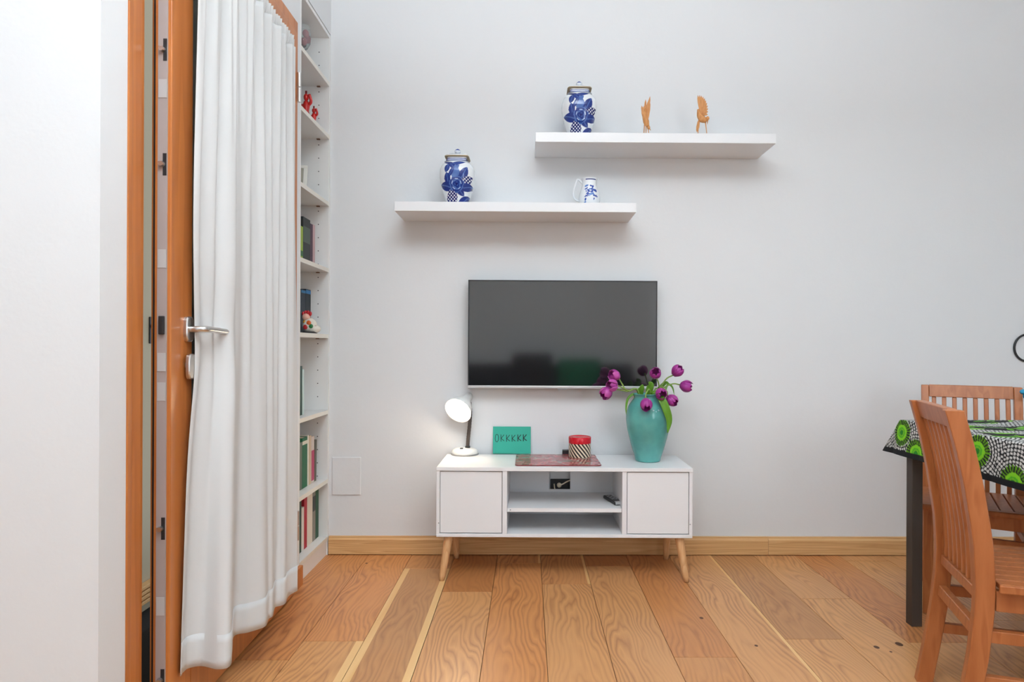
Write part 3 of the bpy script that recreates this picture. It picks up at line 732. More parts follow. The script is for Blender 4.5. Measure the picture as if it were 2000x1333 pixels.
# ------------------------------------------------------------------ television
YT = 3.215
a = at_y(914.5, 547, YT); b = at_y(1283, 760, YT)
TW, TH = b.x - a.x, a.z - b.z
tv = tag(empty('television', ((a.x + b.x) / 2, YT, b.z), 0), 'flat black television with silver lower edge mounted on the wall', 'television')
tv.rotation_euler = (0, math.radians(.05), 0)
box('housing', -TW / 2, TW / 2, .004, .045, 0.002, TH, M['blackpl'], tv, .003)
box('rear_housing', -TW / 2 + .12, TW / 2 - .12, .045, .07, .06, TH - .1, M['blackpl'], tv, .004)
box('wall_bracket', -.12, .12, .07, DW - YT - .0005, .18, .36, M['greypl'], tv)
fz = .013
boxes('bezel', [(-TW / 2, -TW / 2 + .0055, 0, .006, fz, TH), (TW / 2 - .0055, TW / 2, 0, .006, fz, TH), (-TW / 2, TW / 2, 0, .006, TH - .0055, TH)], M['blackpl'], tv, .0008)
box('screen', -TW / 2 + .0055, TW / 2 - .0055, .0025, .006, fz, TH - .0055, M['screen'], tv)
box('bottom_trim', -TW / 2, TW / 2, -.001, .008, 0, fz, M['silver'], tv, .0015)
box('sensor', -.021, .021, .0, .014, -.007, 0, M['greypl'], tv, .002)
box('corner_clip', -TW / 2 + .002, -TW / 2 + .025, .0, .012, -.004, 0, M['greypl'], tv, .001)

# ------------------------------------------------------------------ tv stand
ZT = .520
SW, SD, SZ0 = 1.163, .352, .202
yst = 2.906
stand = tag(empty('tv_stand', (at_y(1102, 1051, yst).x, yst, 0), math.radians(-0.7)), 'white low tv stand on splayed wooden legs below the television', 'tv stand')
hw = SW / 2; ZTB = ZT - .017
W = M['white']
box('top_panel', -hw, hw, -.004, SD, ZTB, ZT, W, stand, .0012)
box('bottom_panel', -hw, hw, 0, SD, SZ0, SZ0 + .015, W, stand, .0012)
px = 1251 / yst
for s in (-1, 1):
    x0, x1 = (-hw, -hw + .0155) if s < 0 else (hw - .0155, hw)
    spn = box('side_panel', x0, x1, 0, SD, SZ0 + .0155, ZTB - .0005, W, stand, .0008)
    q = lathe('screw_cap', [(.0025, 0), (.0022, .0008)], M['greypl'], stand, 10); q.rotation_euler = (math.pi / 2, 0, 0); q.location = ((x0 + x1) / 2 - s * .003, 0, .265)
xd0, xd1 = -.2815, -.2605
xe0, xe1 = .2625, .2835
box('divider', xd0, xd1, .001, SD - .005, SZ0 + .0155, ZTB - .0005, W, stand, .0008)
box('divider', xe0, xe1, .001, SD - .005, SZ0 + .0155, ZTB - .0005, W, stand, .0008)
sh = box('shelf', xd1 + .0005, xe0 - .0005, .012, SD - .012, .314, .332, W, stand, .0008)
q = lathe('screw_cap', [(.003, 0), (.0026, .0008)], M['greypl'], sh, 10); q.rotation_euler = (math.pi / 2, 0, 0); q.location = (xd1 + .015, .012, .3235)
for (x0, x1) in ((-hw + .0175, xd0 - .0025), (xe1 + .0025, hw - .0175)):
    dr = box('door', x0, x1, .0035, .019, SZ0 + .0185, ZTB - .004, W, stand, .001)
boxes('door_gap_shade', [(-hw + .016, xd0 - .0005, .021, .024, SZ0 + .016, ZTB - .001), (xe1 + .0005, hw - .016, .021, .024, SZ0 + .016, ZTB - .001)], M['dark'], stand)  # black sheets behind the doors put shade into their gaps
# back panel with cable cut-out
cx0 = -.062; cx1 = .046; cz0, cz1 = .345, .478
boxes('back_panel', [(xd1, cx0, SD - .004, SD, SZ0 + .016, ZTB), (cx1, xe0, SD - .004, SD, SZ0 + .016, ZTB), (cx0, cx1, SD - .004, SD, SZ0 + .016, cz0), (cx0, cx1, SD - .004, SD, cz1, ZTB)], W, stand)
def splay_leg(x, y, dx, dy):
    rings = []
    for k in range(9):
        q_ = k / 8; z = .0005 + (SZ0 - .001) * q_; r = .0135 + .0085 * q_
        if k == 0: r -= .002
        rings.append([(x + dx * (1 - q_) + r * math.cos(2 * math.pi * j / 20), y + dy * (1 - q_) + r * math.sin(2 * math.pi * j / 20), z) for j in range(20)])
    loft('leg', rings, M['leg'], stand)
for s in (-1, 1):
    splay_leg(s * (hw - .052), .045, s * .028, -.034)
    splay_leg(s * (hw - .052), SD - .05, s * .010 - s * .012, .018)
# outlet and plugs behind the cut-out
p = at_y(1095, 945, DW - .004)
ot = tag(empty('wall_outlet', (p.x, DW, p.z)), 'black wall outlet with white plug seen through the stand opening', 'outlet')
box('outlet_plate', -.052, .047, -.008, -.0005, -.042, .024, M['blackpl'], ot, .002)
lathe('plug', [(.012, 0), (.012, .012), (.007, .016)], M['cream'], ot, 16).rotation_euler = (math.pi / 2, 0, 0)
ot.children[-1].location = (-.008, -.008, -.006)
tube('cable', catmull([(-.008, -.022, -.006), (.010, -.026, .002), (.03, -.018, .012), (.05, -.01, .018)], 5), .0035, M['cream'], ot, 8)
tube('cable', catmull([(-.034, -.010, .0), (-.032, -.016, -.02), (-.028, -.012, -.04)], 5), .0032, M['cream'], ot, 8)
# black adapter at the back of the stand top
p = at_z(1105, 886, ZT)
ad = tag(empty('power_adapter', (p.x, min(p.y, 3.262), ZT + .0005)), 'small black adapter block behind the striped tin', 'adapter')
box('body', -.02, .02, -.014, .014, 0, .024, M['blackpl'], ad, .002)
tube('cable', catmull([(.018, 0, .012), (.026, .008, .016), (.03, .018, .03)], 5), .0025, M['blackpl'], ad, 6)

# ---- remote control on the shelf
p = at_y(1199, 982, 3.03)
rm = tag(empty('remote_control', (p.x, 3.045, .3328), math.radians(15)), 'black remote control on the shelf of the tv stand', 'remote')
rm.location.x = at_z(1199, 978, .345).x
box('body', -.022, .022, -.075, .075, 0, .016, M['blackpl'], rm, .005)
gm = colmat(190, 190, 194)
for i in range(6):
    for j in range(3): box('button', -.0145 + j * .011, -.0075 + j * .011, .02 - i * .014 + .03, .027 - i * .014 + .03, .0158, .0175, gm if (i + j) % 2 else M['greypl'], rm, .0006)
box('end_strip', -.019, .019, -.0755, -.058, .003, .0164, M['silver'], rm, .002)

# ---- desk lamp
p = at_z(908, 888, ZT)
lp = tag(empty('desk_lamp', (p.x, p.y, ZT + .0004)), 'lit white desk lamp with flexible dark neck at the left of the stand', 'lamp')
lathe('base_ring', [(.070, 0), (.071, .003), (.068, .006)], M['greypl'], lp, 48)
lathe('base', [(.068, .005), (.068, .012), (.064, .022), (.052, .029), (.015, .034)], M['lampw'], lp, 48)
box('switch', -.022, -.006, -.032, -.020, .028, .037, M['blackpl'], lp, .003)
def lq(u, v, dy=0):
    q_ = at_y(u, v, p.y + dy); return (q_.x - p.x, dy, q_.z - ZT)
neck = catmull([(.014, .0, .028), (.014, 0, .045), lq(914.5, 856, 0), lq(917, 832, .004), lq(918.5, 808, .012), lq(917, 786, .022)], 8)
rg_ = []
for i in range(len(neck)): rg_.append(.0098 if i % 2 else .0090)
tube('neck', neck, rg_, newmat('neck_dark', rgb(78, 68, 62), .5), lp, 14)
lathe('neck_collar', [(.013, 0), (.013, .012), (.009, .014)], M['blackpl'], lp, 20, c=(.014, 0, .030))
hc = Vector(lq(914.5, 776, .02)); oc = Vector(lq(894.5, 803, -.075))
ax = (oc - hc).normalized(); HL = (oc - hc).length
Xh, Yh = frame_of(ax)
def hring(r, k): 
    c_ = hc + ax * k; return [tuple(c_ + Xh * (r * math.cos(2 * math.pi * j / 40)) + Yh * (r * math.sin(2 * math.pi * j / 40))) for j in range(40)]
prof = [(.004, -.022), (.014, -.020), (.021, -.010), (.022, .012), (.024, .03), (.036, .045), (.052, .070), (.071, HL), (.070, HL), (.050, .072), (.034, .048), (.018, .034), (.004, .032)]
loft('shade', [hring(r, k) for r, k in prof], M['lampw'], lp)
bm = bmesh.new(); bc_ = hc + ax * (HL - .028)
blob(bm, bc_, (.044, .044, .044), 24, 16); from_bm('bulb', bm, M['bulb'], lp, True)

# ---- teal card with handwriting
c0 = at_z(963, 887, ZT); c1 = at_z(1036, 887, ZT)
cy = DW - .028; cxm = (c0.x + c1.x) / 2 * cy / c0.y
cdw = (1036 - 962) / FPX * cy; cdh = (887 - 834) / FPX * cy
cd = tag(empty('greeting_card', (cxm, cy, ZT + .001)), 'teal card with hand lettering leaning on the wall by the lamp', 'card')
box('board', -cdw / 2, cdw / 2, 0, .004, 0, cdh, M['card'], cd, .0008)
cd.rotation_euler = (math.radians(-8), 0, 0)
def stroke(name, pts, wdt):
    v, f = [], []
    for i in range(len(pts) - 1):
        a_, b_ = Vector((pts[i][0], 0, pts[i][1])), Vector((pts[i + 1][0], 0, pts[i + 1][1])); d_ = (b_ - a_).normalized(); n_ = Vector((-d_.z, 0, d_.x)) * wdt / 2
        k = len(v)
        for y_ in (-.0009, .0002):
            for p_ in (a_ - d_ * wdt * .3 + n_, a_ - d_ * wdt * .3 - n_, b_ + d_ * wdt * .3 - n_, b_ + d_ * wdt * .3 + n_): v.append((p_.x, y_, p_.z))
        f += [(k, k + 1, k + 2, k + 3), (k + 4, k + 7, k + 6, k + 5), (k, k + 4, k + 5, k + 1), (k + 1, k + 5, k + 6, k + 2), (k + 2, k + 6, k + 7, k + 3), (k + 3, k + 7, k + 4, k)]
    return from_py(name, v, f, M['ink'], cd)
def cpt(x, y): return ((x - 1225) / 560 * cdw, (1048 - y) / 400 * cdh)   # crop pixels of the card
stroke('letter_o', [cpt(*q_) for q_ in ((984, 775), (1000, 762), (1018, 770), (1027, 800), (1024, 850), (1008, 874), (988, 868), (977, 830), (984, 775))], .0026)
for i, (x, yo, hg, wd) in enumerate(((1062, 768, 98, .0028), (1145, 772, 96, .0030), (1226, 772, 96, .0030), (1312, 768, 94, .0036), (1394, 766, 94, .0040))):
    stroke('letter_k', [cpt(x, yo), cpt(x + 2, yo + hg)], wd); stroke('letter_k', [cpt(x + 46, yo + 2), cpt(x + 4, yo + hg * .55), cpt(x + 48, yo + hg * .92)], wd)

# ---- place mat, striped tin
a = at_z(1006, 911, ZT); b = at_z(1175, 911, ZT); yb_ = min(at_z(1090, 888, ZT).y, 3.245)
hx, hy = (b.x - a.x) / 2, (yb_ - a.y) / 2
mt = tag(empty('tray_mat', ((a.x + b.x) / 2, (a.y + yb_) / 2, ZT + .0004)), 'glossy red place mat lying flat on the tv stand', 'place mat')
def rrect(hx, hy, r, z, n=6):
    out = []
    for (sx, sy, a0) in ((1, 1, 0), (-1, 1, 90), (-1, -1, 180), (1, -1, 270)):
        for i in range(n + 1):
            q_ = math.radians(a0 + 90 * i / n); out.append((sx * (hx - r) + r * math.cos(q_), sy * (hy - r) + r * math.sin(q_), z))
    return out
mred = newmat('mat_print', rgb(170, 70, 74), .12)
tc = N(mred, 'ShaderNodeTexCoord'); vo = N(mred, 'ShaderNodeTexNoise'); vo.inputs['Scale'].default_value = 11; vo.inputs['Detail'].default_value = 2
L(mred, tc.outputs['Object'], vo.inputs['Vector']); rp = N(mred, 'ShaderNodeValToRGB'); e = rp.color_ramp.elements
rp.color_ramp.interpolation = 'CONSTANT'
e[0].position = 0; e[0].color = rgb(164, 62, 62); e[1].position = .47; e[1].color = rgb(176, 96, 96); x = e.new(.56); x.color = rgb(150, 130, 120); x = e.new(.61); x.color = rgb(158, 66, 66)
L(mred, vo.outputs['Fac'], rp.inputs['Fac']); L(mred, rp.outputs['Color'], bsdf(mred).inputs['Base Color'])
loft('mat_edge', [rrect(hx, hy, .018, 0), rrect(hx, hy, .018, .0035)], colmat(120, 40, 44), mt, False)
loft('mat_face', [rrect(hx - .002, hy - .002, .016, .0034), rrect(hx - .002, hy - .002, .016, .0044)], mred, mt, False)
ZM = ZT + .005
p = at_z(1134, 896, ZM)
tn = tag(empty('striped_tin', (p.x, p.y + .055, ZM)), 'round tin with diagonal black stripes and a red lid', 'tin')
TR, THt = .0545, .070; nst = 18
for ci, mm in ((0, M['cream']), (1, M['blackpr'])):
    v, f = [], []; rows = 14; sub = 3
    for s in range(nst):
        a0 = 2 * math.pi * (s + .5 * ci) / nst; b0 = a0 + math.pi / nst
        for i in range(rows + 1):
            for j in range(sub + 1):
                q_ = a0 + (b0 - a0) * j / sub - (i / rows) * 1.05; r_ = TR
                v.append((r_ * math.cos(q_), r_ * math.sin(q_), .001 + (THt - .001) * i / rows))
        k = s * (rows + 1) * (sub + 1)
        f += [(k + i * (sub + 1) + j, k + i * (sub + 1) + j + 1, k + (i + 1) * (sub + 1) + j + 1, k + (i + 1) * (sub + 1) + j) for i in range(rows) for j in range(sub)]
    from_py('cream_stripes' if ci == 0 else 'black_stripes', v, f, mm, tn, True, False)
lathe('tin_bottom', [(TR - .001, 0), (TR, .0015)], M['cream'], tn, 48)
lathe('lid', [(TR + .0012, .068), (TR + .0015, .069), (TR + .0015, .096), (TR - .001, .100), (TR - .006, .1005), (TR - .007, .098), (.001, .098)], M['red'], tn, 64, smooth=True)

# ---- teal vase with tulips
p = at_z(1267, 905, ZT); VY = 3.085
vx = at_y(1265.5, 850, VY).x
vz = tag(empty('vase', (vx, VY, ZT + .0004)), 'large teal glazed vase holding purple tulips', 'vase')
prof = [(.052, 0), (.059, .004), (.063, .02), (.076, .06), (.090, .11), (.101, .16), (.1055, .20), (.103, .235), (.094, .265), (.080, .287), (.070, .300), (.067, .308), (.070, .316), (.0745, .322), (.0725, .325), (.066, .320), (.061, .308), (.066, .296), (.080, .27), (.09, .22), (.08, .12), (.05, .03), (.01, .02)]
pp = catmull([(r, 0, z) for r, z in prof], 4)
lathe('body', [(q_.x, q_.z) for q_ in pp], M['teal'], vz, 64)
for k in range(3):
    q_ = lathe('pale_dab', [(.001, -.001), (.006, 0), (.003, .0025), (.001, .003)], colmat(150, 190, 196, .2), vz, 10)  # small pale blue dabs on the vase shoulder
    a_ = -1.5 + .13 * k; q_.location = (.098 * math.cos(a_), .098 * math.sin(a_), .252 - .006 * (k == 1)); q_.rotation_euler = (0, math.radians(75), a_)

def petal_mesh(ln, wd, open_, curl):
    v, f = [], []; nu, nv = 6, 9
    for j in range(nv + 1):
        t_ = j / nv
        r = wd * (.18 + .95 * math.sin(math.pi * min(1, t_ * .80 + .06)) ** .9) * (1 + open_ * (t_ - .6) * (t_ > .6))
        half = (1.02 * (math.sin(math.pi * (t_ * .86 + .10)) ** .6)) * .86
        if t_ > .84: half *= max(.0, 1 - ((t_ - .84) / .165) ** 1.6)
        for i in range(nu + 1):
            a_ = (i / nu * 2 - 1) * half; bulge = r * (1 - .06 * abs(i / nu * 2 - 1))
            v.append((bulge * math.cos(a_), bulge * math.sin(a_), ln * (t_ - .02 * (1 - abs(i / nu * 2 - 1)) + curl * t_ * t_ * .05)))
    for j in range(nv):
        for i in range(nu): f.append((j * (nu + 1) + i, j * (nu + 1) + i + 1, (j + 1) * (nu + 1) + i + 1, (j + 1) * (nu + 1) + i))
    return v, f
def leaf_blade(name, pts, wid, par, mat=None, twist=0.0, fold=.35):
    P_ = catmull(pts, 6); n = len(P_); v, f = [], []
    for i, c_ in enumerate(P_):
        t_ = (P_[min(i + 1, n - 1)] - P_[max(0, i - 1)]).normalized()
        s_ = t_.cross(Vector((0, -1, .25))).normalized(); s_ = Matrix.Rotation(twist * i / n, 3, t_) @ s_; nn = s_.cross(t_)
        k = i / (n - 1); wv = wid * (math.sin(math.pi * min(.985, .12 + .88 * k)) ** .7)
        for j in (-1, -.5, 0, .5, 1): v.append(tuple(c_ + s_ * (wv / 2 * j) + nn * (abs(j) * wv * fold * .5)))
    for i in range(n - 1):
        for j in range(4): f.append((i * 5 + j, i * 5 + j + 1, i * 5 + 6 + j, i * 5 + 5 + j))
    o = from_py(name, v, f, mat or M['leaf'], par, True); md = o.modifiers.new('thick', 'SOLIDIFY'); md.thickness = .0012
    return o
ZR = ZT + .322
def tulip(u, v, dy, root, mids, dirn, label, size=1.0, pink=False, seed=0, leaves=(), opened=.1):
    t = tag(empty('tulip', (vx, VY, ZT + .10)), label, 'tulip', 'purple tulips in the teal vase')
    o0 = Vector((vx, VY, ZT + .10))
    def wp(uu, vv, d_): return at_y(uu, vv, VY + d_) - o0
    hp = wp(u, v, dy); d = Vector(dirn).normalized(); ln = .056 * size
    base = hp - d * ln * .5
    path = [Vector((root[0] * .5, root[1] * .5, -.06)), Vector((root[0], root[1], ZR - ZT - .10 + .004))] + [wp(*m_) for m_ in mids] + [base]
    tube('stem', catmull(path, 8), .0032, M['stem'], t, 8)
    Xa, Ya = frame_of(d); B_ = Matrix((Xa, Ya, d)).transposed()
    rg2 = random.Random(seed)
    for k in range(6):
        inner = k >= 3
        vv_, ff_ = petal_mesh(ln * (.98 if inner else 1.04), (.0240 if inner else .0260) * size, opened, 0)
        q_ = Matrix.Rotation(2 * math.pi * (k % 3) / 3 + (math.pi / 3 if inner else 0) + seed, 3, 'Z') @ Matrix.Rotation(rg2.uniform(-.04, .06), 3, 'Y')
        vw = [tuple(base + B_ @ (q_ @ Vector(a_))) for a_ in vv_]
        o = from_py('petal', vw, ff_, M['petal2'] if (pink and not inner) else M['petal'], t, True)
        md = o.modifiers.new('thick', 'SOLIDIFY'); md.thickness = .001
    for lv in leaves: leaf_blade('leaf', [wp(*q_) if len(q_) == 3 else q_ for q_ in lv[0]], lv[1], t, None, lv[2] if len(lv) > 2 else 0)
tulip(1200, 734, -.04, (-.045, -.02), [(1225, 764, -.03), (1215, 750, -.035)], (-.75, -.45, .42), 'pink purple tulip uppermost of the left cluster', 1.02, True, 1,
      [([(1252, 790, .0), (1250, 768, -.02), (1253, 757, -.03), (1255, 751, -.035)], .030, .4)])
tulip(1196, 753, -.06, (-.05, -.035), [(1228, 764, -.05), (1214, 757, -.058)], (-.8, -.55, .05), 'pink purple tulip in the middle of the left cluster', 1.0, True, 2)
tulip(1184.5, 767, -.05, (-.05, -.01), [(1225, 765, -.03), (1206, 761, -.04)], (-.62, -.4, -.6), 'open pink purple tulip lowest of the left cluster', 1.05, True, 3,
      [([(1242, 785, -.0), (1238, 771, -.01), (1227, 778, -.015), (1223, 795, -.015), (1223, 811, -.01)], .012, 0)], opened=.5)
tulip(1280, 730, -.03, (.03, 0), [(1287, 762, -.01), (1286, 748, -.02)], (-.15, -.85, .4), 'open purple tulip facing forward above the vase', 1.0, False, 4,
      [([(1268, 790, .0), (1268, 765, -.02), (1271, 752, -.03), (1267, 746, -.035)], .034, -.3)], opened=.3)
tulip(1323, 725, -.0, (.045, .01), [(1290, 757, 0), (1302, 740, 0)], (.55, -.3, .65), 'purple tulip highest at the right of the bouquet', 1.02, False, 5,
      [([(1282, 785, .01), (1287, 762, .02), (1300, 748, .02), (1309, 754, .015)], .02, .5)])
tulip(1340, 755, -.02, (.055, .0), [(1298, 757, -.01), (1315, 750, -.015)], (.85, -.35, -.2), 'purple tulip furthest right in the bouquet', 1.02, False, 6,
      [([(1296, 775, .01), (1304, 752, .02), (1313, 757, .02), (1317, 772, .015)], .010, 0)])
tulip(1291, 769, -.10, (.045, -.03), [(1285, 768, -.07)], (.15, -.95, -.12), 'purple tulip facing forward over the rim of the vase', .98, False, 7,
      [([(1284, 776, -.05), (1292, 780, -.10), (1301, 800, -.108), (1307, 822, -.10), (1304, 846, -.095)], .036, .2)], opened=.2)
tulip(1312, 782, -.08, (.055, -.02), [(1302, 765, -.06)], (.55, -.55, -.5), 'purple tulip drooping over the right shoulder of the vase', 1.0, False, 8)
tulip(1262, 790, -.125, (-.0, -.05), [(1262, 769, -.095)], (-.05, -.6, -.75), 'dark purple tulip drooping in front of the vase', 1.02, False, 9,
      [([(1275, 785, -.02), (1272, 770, -.05), (1282, 766, -.06), (1290, 772, -.07)], .016, .3)])

# ------------------------------------------------------------------ table with printed cloth
TX0, TX1, TY0, TY1, TZ = 1.475, 2.36, 1.15, 2.502, .784
tb = tag(empty('dining_table', (TX0, TY0, 0)), 'dining table with dark square metal legs under a printed cloth', 'table')
tw, tl = TX1 - TX0, TY1 - TY0
box('tabletop', 0, tw, 0, tl, TZ - .025, TZ, M['tableleg'], tb, .002)
for (x, y) in ((.002, .02), (tw - .042, .02), (.002, tl - .062), (tw - .042, tl - .062)):
    box('leg', x, x + .040, y, y + .040, .0005, TZ - .026, M['tableleg'], tb, .002)
boxes('apron', [(.045, tw - .045, .03, .05, TZ - .07, TZ - .026), (.045, tw - .045, tl - .05, tl - .03, TZ - .07, TZ - .026), (.012, .03, .065, tl - .065, TZ - .07, TZ - .026), (tw - .03, tw - .012, .065, tl - .065, TZ - .07, TZ - .026)], M['tableleg'], tb)
OH = .150
def axis(a, b, fine0, fine1):
    out = list(np.arange(a - OH, b + OH + .0001, .0034)); return np.array(out)
ax_ = axis(TX0, TX1, 0, 0); ay_ = axis(TY0, TY1, 0, 0)
ax_ = ax_[ax_ <= TX1 + OH]
GX, GY = np.meshgrid(ax_, ay_, indexing='xy')
ox = np.where(GX < TX0, GX - TX0, np.where(GX > TX1, GX - TX1, 0)); oy = np.where(GY < TY0, GY - TY0, np.where(GY > TY1, GY - TY1, 0))
d = np.maximum(np.abs(ox), np.abs(oy)); h_ = np.hypot(ox, oy) + 1e-9
ux, uy = ox / h_, oy / h_
corner = np.minimum(np.abs(ox), np.abs(oy)) / (d + 1e-6)
sx, sy = ox / (d + 1e-9), oy / (d + 1e-9)
wave = .006 * np.abs(np.sin(GY * 17 + .6)) * np.clip(d / OH, 0, 1)
rr_ = np.minimum(d, .006)
fl_y = np.where(oy > 0, .62, .08)
PX = np.clip(GX, TX0 - .002, TX1 + .002) + sx * (d * .08 + rr_ * .8 + wave)
PY = np.clip(GY, TY0 - .002, TY1 + .002) + sy * (d * fl_y + rr_ * .8)
PZ = TZ + .003 - np.maximum(d - .003, 0) * .93
ny, nx = GX.shape
V = np.stack([PX, PY, PZ], -1).reshape(-1, 3)
idx = np.arange(ny * nx).reshape(ny, nx)
F = np.stack([idx[:-1, :-1], idx[:-1, 1:], idx[1:, 1:], idx[1:, :-1]], -1).reshape(-1, 4)
clo = from_py('tablecloth', V.tolist(), F.tolist(), M['cloth'], None, True, False)
tag(clo, 'black and white dotted tablecloth with green discs on the table', 'tablecloth')
# print: flat cloth coordinates
gx, gy = GX.ravel() - TX0, GY.ravel() - TY1      # gx<0 left drop, gy>0 far drop
blk = np.array([.008, .009, .011]); wht = np.array([.72, .72, .70]); grn = np.array([.22, .62, .02]); dgr = np.array([.02, .22, .02]); mid = np.array([.07, .42, .02])
C = np.tile(blk, (len(gx), 1))
cent = [(-.055, -.015), (-.125, -.115), (-.06, -.435), (-.135, -.60), (.10, .05), (-.03, -.80), (-.13, -.98), (-.06, -1.15), (.42, .06), (.75, .07)]
D = np.stack([np.hypot(gx - a_, gy - b_) for a_, b_ in cent], 0); own = D.argmin(0); r = D.min(0)
ca = np.array(cent); th = np.arctan2(gy - ca[own, 1], gx - ca[own, 0])
ring = np.floor(r / .0125); fr_ = r / .0125 - ring
nd = np.maximum(6, np.round(2 * np.pi * (ring + .5) * .0125 / .0135)); ta = (th / (2 * np.pi) * nd) % 1.0
dot = (((fr_ - .5) / .36) ** 2 + ((ta - .5) / .40) ** 2) < 1
C[dot & (r > .055)] = wht
ray_ = (np.abs((th / (2 * np.pi) * 26) % 1 - .5) < .22) & (r > .036) & (r < .058); C[ray_] = grn * .55
C[r < .034] = grn; C[(r < .022)] = mid; C[(r < .016)] = grn * .8; C[(r < .011)] = dgr
hem = (gx < -OH + .022) | (gy > OH - .022); C[hem] = blk * 1.3
# leaf sprays on the top
lr = random.Random(3); top = (gx > .012) & (gy < -.01)
topm = top & (gx > .03)
C[topm & (np.sin(gy * 28 + 3 * np.sin(gx * 7)) > -.15)] = blk
for k in range(420):
    cx_, cy_ = lr.uniform(.02, .9), lr.uniform(-1.3, -.02)
    if math.sin(cy_ * 28 + 3 * math.sin(cx_ * 7)) < -.3: continue
    a_ = lr.gauss(.3, .5); ln_, wd_ = lr.uniform(.025, .05), lr.uniform(.007, .013)
    m = (np.abs(gx - cx_) < ln_) & (np.abs(gy - cy_) < ln_) & top
    ii = np.nonzero(m)[0]; dx, dy = gx[ii] - cx_, gy[ii] - cy_
    p_ = (dx * math.cos(a_) + dy * math.sin(a_)) / ln_; q_ = (-dx * math.sin(a_) + dy * math.cos(a_)) / wd_
    s = np.abs(q_) < (1 - p_ * p_); s2 = np.abs(q_) < .45 * (1 - p_ * p_)
    C[ii[s]] = grn * lr.uniform(.5, 1.0) if lr.random() < .7 else np.array([.35, .52, .25]); C[ii[s2]] = grn * .9 if lr.random() < .5 else dgr
setcols(clo, np.concatenate([C, np.ones((len(C), 1))], 1))

# ------------------------------------------------------------------ chairs
def post_y(z): return float(np.interp(z, [0, .12, .25, .36, .44, .55, .70, .80, .905], [-.055, -.034, -.014, -.003, 0, -.006, -.028, -.048, -.075]))
CH = M['chair']
def swept(name, x0, x1, zs_, dy0, dy1, par, off=0.0):
    rings = [[(x0, post_y(z) + dy0 + off, z), (x1, post_y(z) + dy0 + off, z), (x1, post_y(z) + dy1 + off, z), (x0, post_y(z) + dy1 + off, z)] for z in zs_]
    n = 4; v = [p_ for r_ in rings for p_ in r_]; f = [(0, 1, 2, 3), tuple((len(rings) - 1) * 4 + j for j in range(4))]
    for i in range(len(rings) - 1):
        for j in range(4): f.append((i * 4 + j, i * 4 + (j + 1) % 4, i * 4 + 4 + (j + 1) % 4, i * 4 + 4 + j))
    bm = bmesh.new(); bv = [bm.verts.new(q_) for q_ in v]
    for q_ in f: bm.faces.new([bv[i] for i in q_])
    bmesh.ops.recalc_face_normals(bm, faces=bm.faces[:])
    es = [e for e in bm.edges if len(e.link_faces) == 2 and e.calc_face_angle(0) > .8]
    bmesh.ops.bevel(bm, geom=es, offset=.0022, segments=1, affect='EDGES')
    return from_bm(name, bm, CH, par)
def chair(loc, rz, label):
    t = tag(empty('dining_chair', loc, rz), label, 'chair', 'slatted wooden dining chairs')
    hw_ = .187; zp = list(np.linspace(0.0005, .90, 26))
    for s in (-1, 1):
        a_, b_ = (-hw_, -hw_ + .030) if s < 0 else (hw_ - .030, hw_)
        swept('rear_leg', a_, b_, zp, -.024, .022, t)
    i0, i1 = -hw_ + .0305, hw_ - .0305
    swept('top_rail', i0, i1, list(np.linspace(.848, .902, 5)), -.012, .014, t)
    swept('lower_rail', i0, i1, list(np.linspace(.385, .415, 3)), -.012, .012, t)
    swept('rear_stretcher', i0, i1, list(np.linspace(.285, .318, 3)), -.011, .011, t)
    n = 8; gap = (i1 - i0) / n
    base = swept('back_slat', -.0085, .0085, list(np.linspace(.415, .848, 12)), -.007, .007, t)
    for k in range(n):
        o = base if k == 0 else base.copy()
        if k: COL.objects.link(o); o.parent = t
        o.location.x = i0 + gap * (k + .5)
    # seat: slats running front to back, with front and rear bars
    zt = .448
    for k in range(9):
        x = -.176 + k * .044
        box('seat_slat', x - .0195, x + .0195, .028, .385, zt - .016, zt, CH, t, .003)
    box('seat_front', -.205, .205, .3855, .42, zt - .022, zt + .001, CH, t, .006)
    box('seat_rear_bar', i0 + .002, i1 - .002, .0125, .0275, zt - .03, zt - .002, CH, t, .002)
    for s in (-1, 1):
        box('seat_side', *((-.205, -.1965) if s < 0 else (.1965, .205)), .024, .385, zt - .022, zt, CH, t, .003)
        xl = -.187 if s < 0 else .151
        box('front_leg', xl, xl + .036, .345, .381, .0005, zt - .0225, CH, t, .003)
        xm = -.180 if s < 0 else .160
        box('side_apron', xm, xm + .02, .024, .344, zt - .078, zt - .023, CH, t, .002)
        box('side_stretcher', xm, xm + .02, .012, .344, .285, .317, CH, t, .002)
        box('side_stretcher', xm, xm + .02, -.004, .344, .165, .195, CH, t, .002)
    box('front_apron', -.150, .150, .352, .372, zt - .078, zt - .023, CH, t, .002)
    box('front_stretcher', -.150, .150, .354, .374, .30, .332, CH, t, .002)
    return t
def face(fx, fy): return math.atan2(fy, fx) - math.pi / 2
chair((1.953, 2.80, 0), face(-.51, -.86), 'slatted wooden chair behind the table near the back wall')
chair((1.275, 1.862, 0), face(.952, -.306), 'slatted wooden chair in front of the table, nearest the viewer')
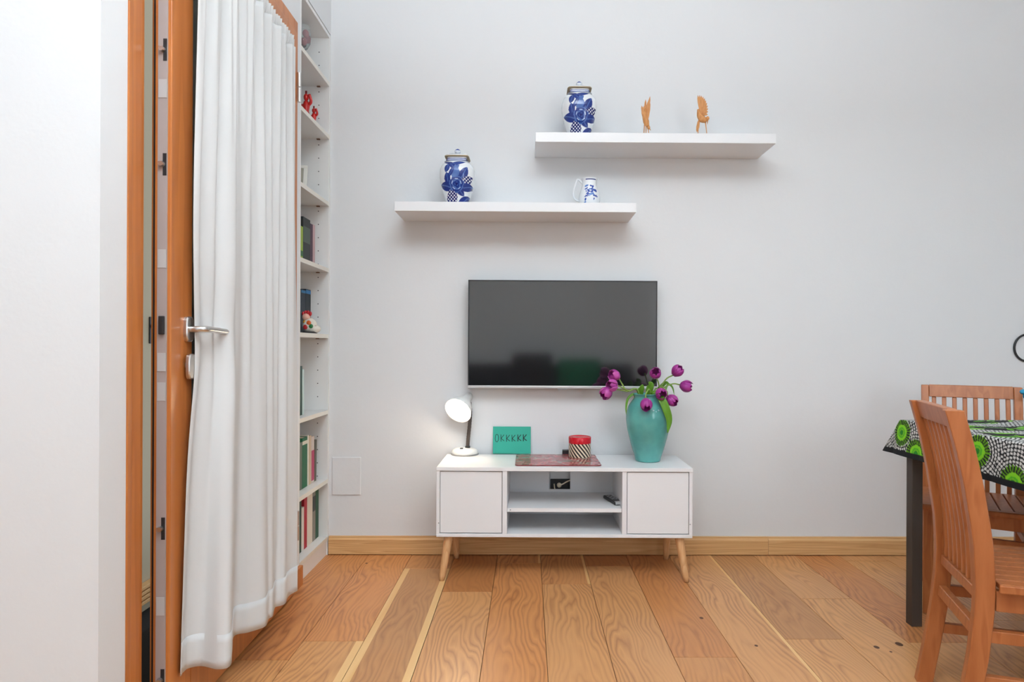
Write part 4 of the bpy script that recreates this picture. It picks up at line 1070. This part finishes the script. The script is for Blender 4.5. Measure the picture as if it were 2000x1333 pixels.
# turquoise knot at the right end of the rear chair's rail
p = at_y(2001, 766, 2.70)
bm = bmesh.new(); blob(bm, (0, 0, 0), (.018, .016, .012), 16, 10); blob(bm, (.016, 0, .003), (.014, .014, .014), 16, 10); blob(bm, (.004, .002, -.016), (.008, .008, .014), 12, 8)
o = from_bm('ribbon_bow', bm, colmat(40, 150, 190), None, True); o.location = p
tag(o, 'turquoise ribbon bow at the right end of the rear chair back', 'bow')

# ------------------------------------------------------------------ furniture behind the camera (seen only mirrored in the screen), and the added pendant
sf = tag(empty('sofa', (.2, -2.3, 0)), 'dark charcoal sofa along the wall opposite the television', 'sofa')
fm = newmat('charcoal_fabric', (.03, .03, .032, 1), .9)
box('seat', -1.3, 1.3, -.35, .42, .12, .44, fm, sf, .04); box('backrest', -1.3, 1.3, -.45, -.25, .12, .84, fm, sf, .05)
for s in (-1, 1): box('armrest', -1.4 if s < 0 else 1.22, -1.22 if s < 0 else 1.4, -.45, .42, .1, .62, fm, sf, .04)
for s in (-1, 1):
    for y in (-.4, .36): box('foot', s * 1.2 - .03, s * 1.2 + .03, y - .03, y + .03, 0.0005, .11, M['blackpl'], sf)
cu = box('cushion', .42, 1.02, -2.52, -2.38, .45, .92, newmat('green_cushion', rgb(10, 120, 80), .9), None, .05)
tag(cu, 'green cushion on the charcoal sofa', 'cushion')
cl = tag(empty('added_pendant', (.15, .2, ZC)), 'added white bowl pendant lamp, unseen, hanging in the middle of the room', 'lamp')  # unseen lamp body, added to go with the uplight
lathe('canopy', [(.06, -.0005), (.06, -.02), (.02, -.035)], M['lampw'], cl, 24)
tube('rod', [(0, 0, -.03), (0, 0, -.5), (0, 0, -.93)], .008, M['metal'], cl, 10)
lathe('bowl', [(.02, -.985), (.2, -.97), (.4, -.92), (.52, -.84), (.51, -.84), (.39, -.905), (.2, -.95), (.02, -.965)], M['lampw'], cl, 48)
ck = box('cushion', -.22, .36, -2.52, -2.36, .45, 1.0, M['blackpl'], None, .06)  # black block added for the dark camera and tripod reflection
tag(ck, 'black block on the charcoal sofa standing in for the mirrored camera and tripod', 'cushion')
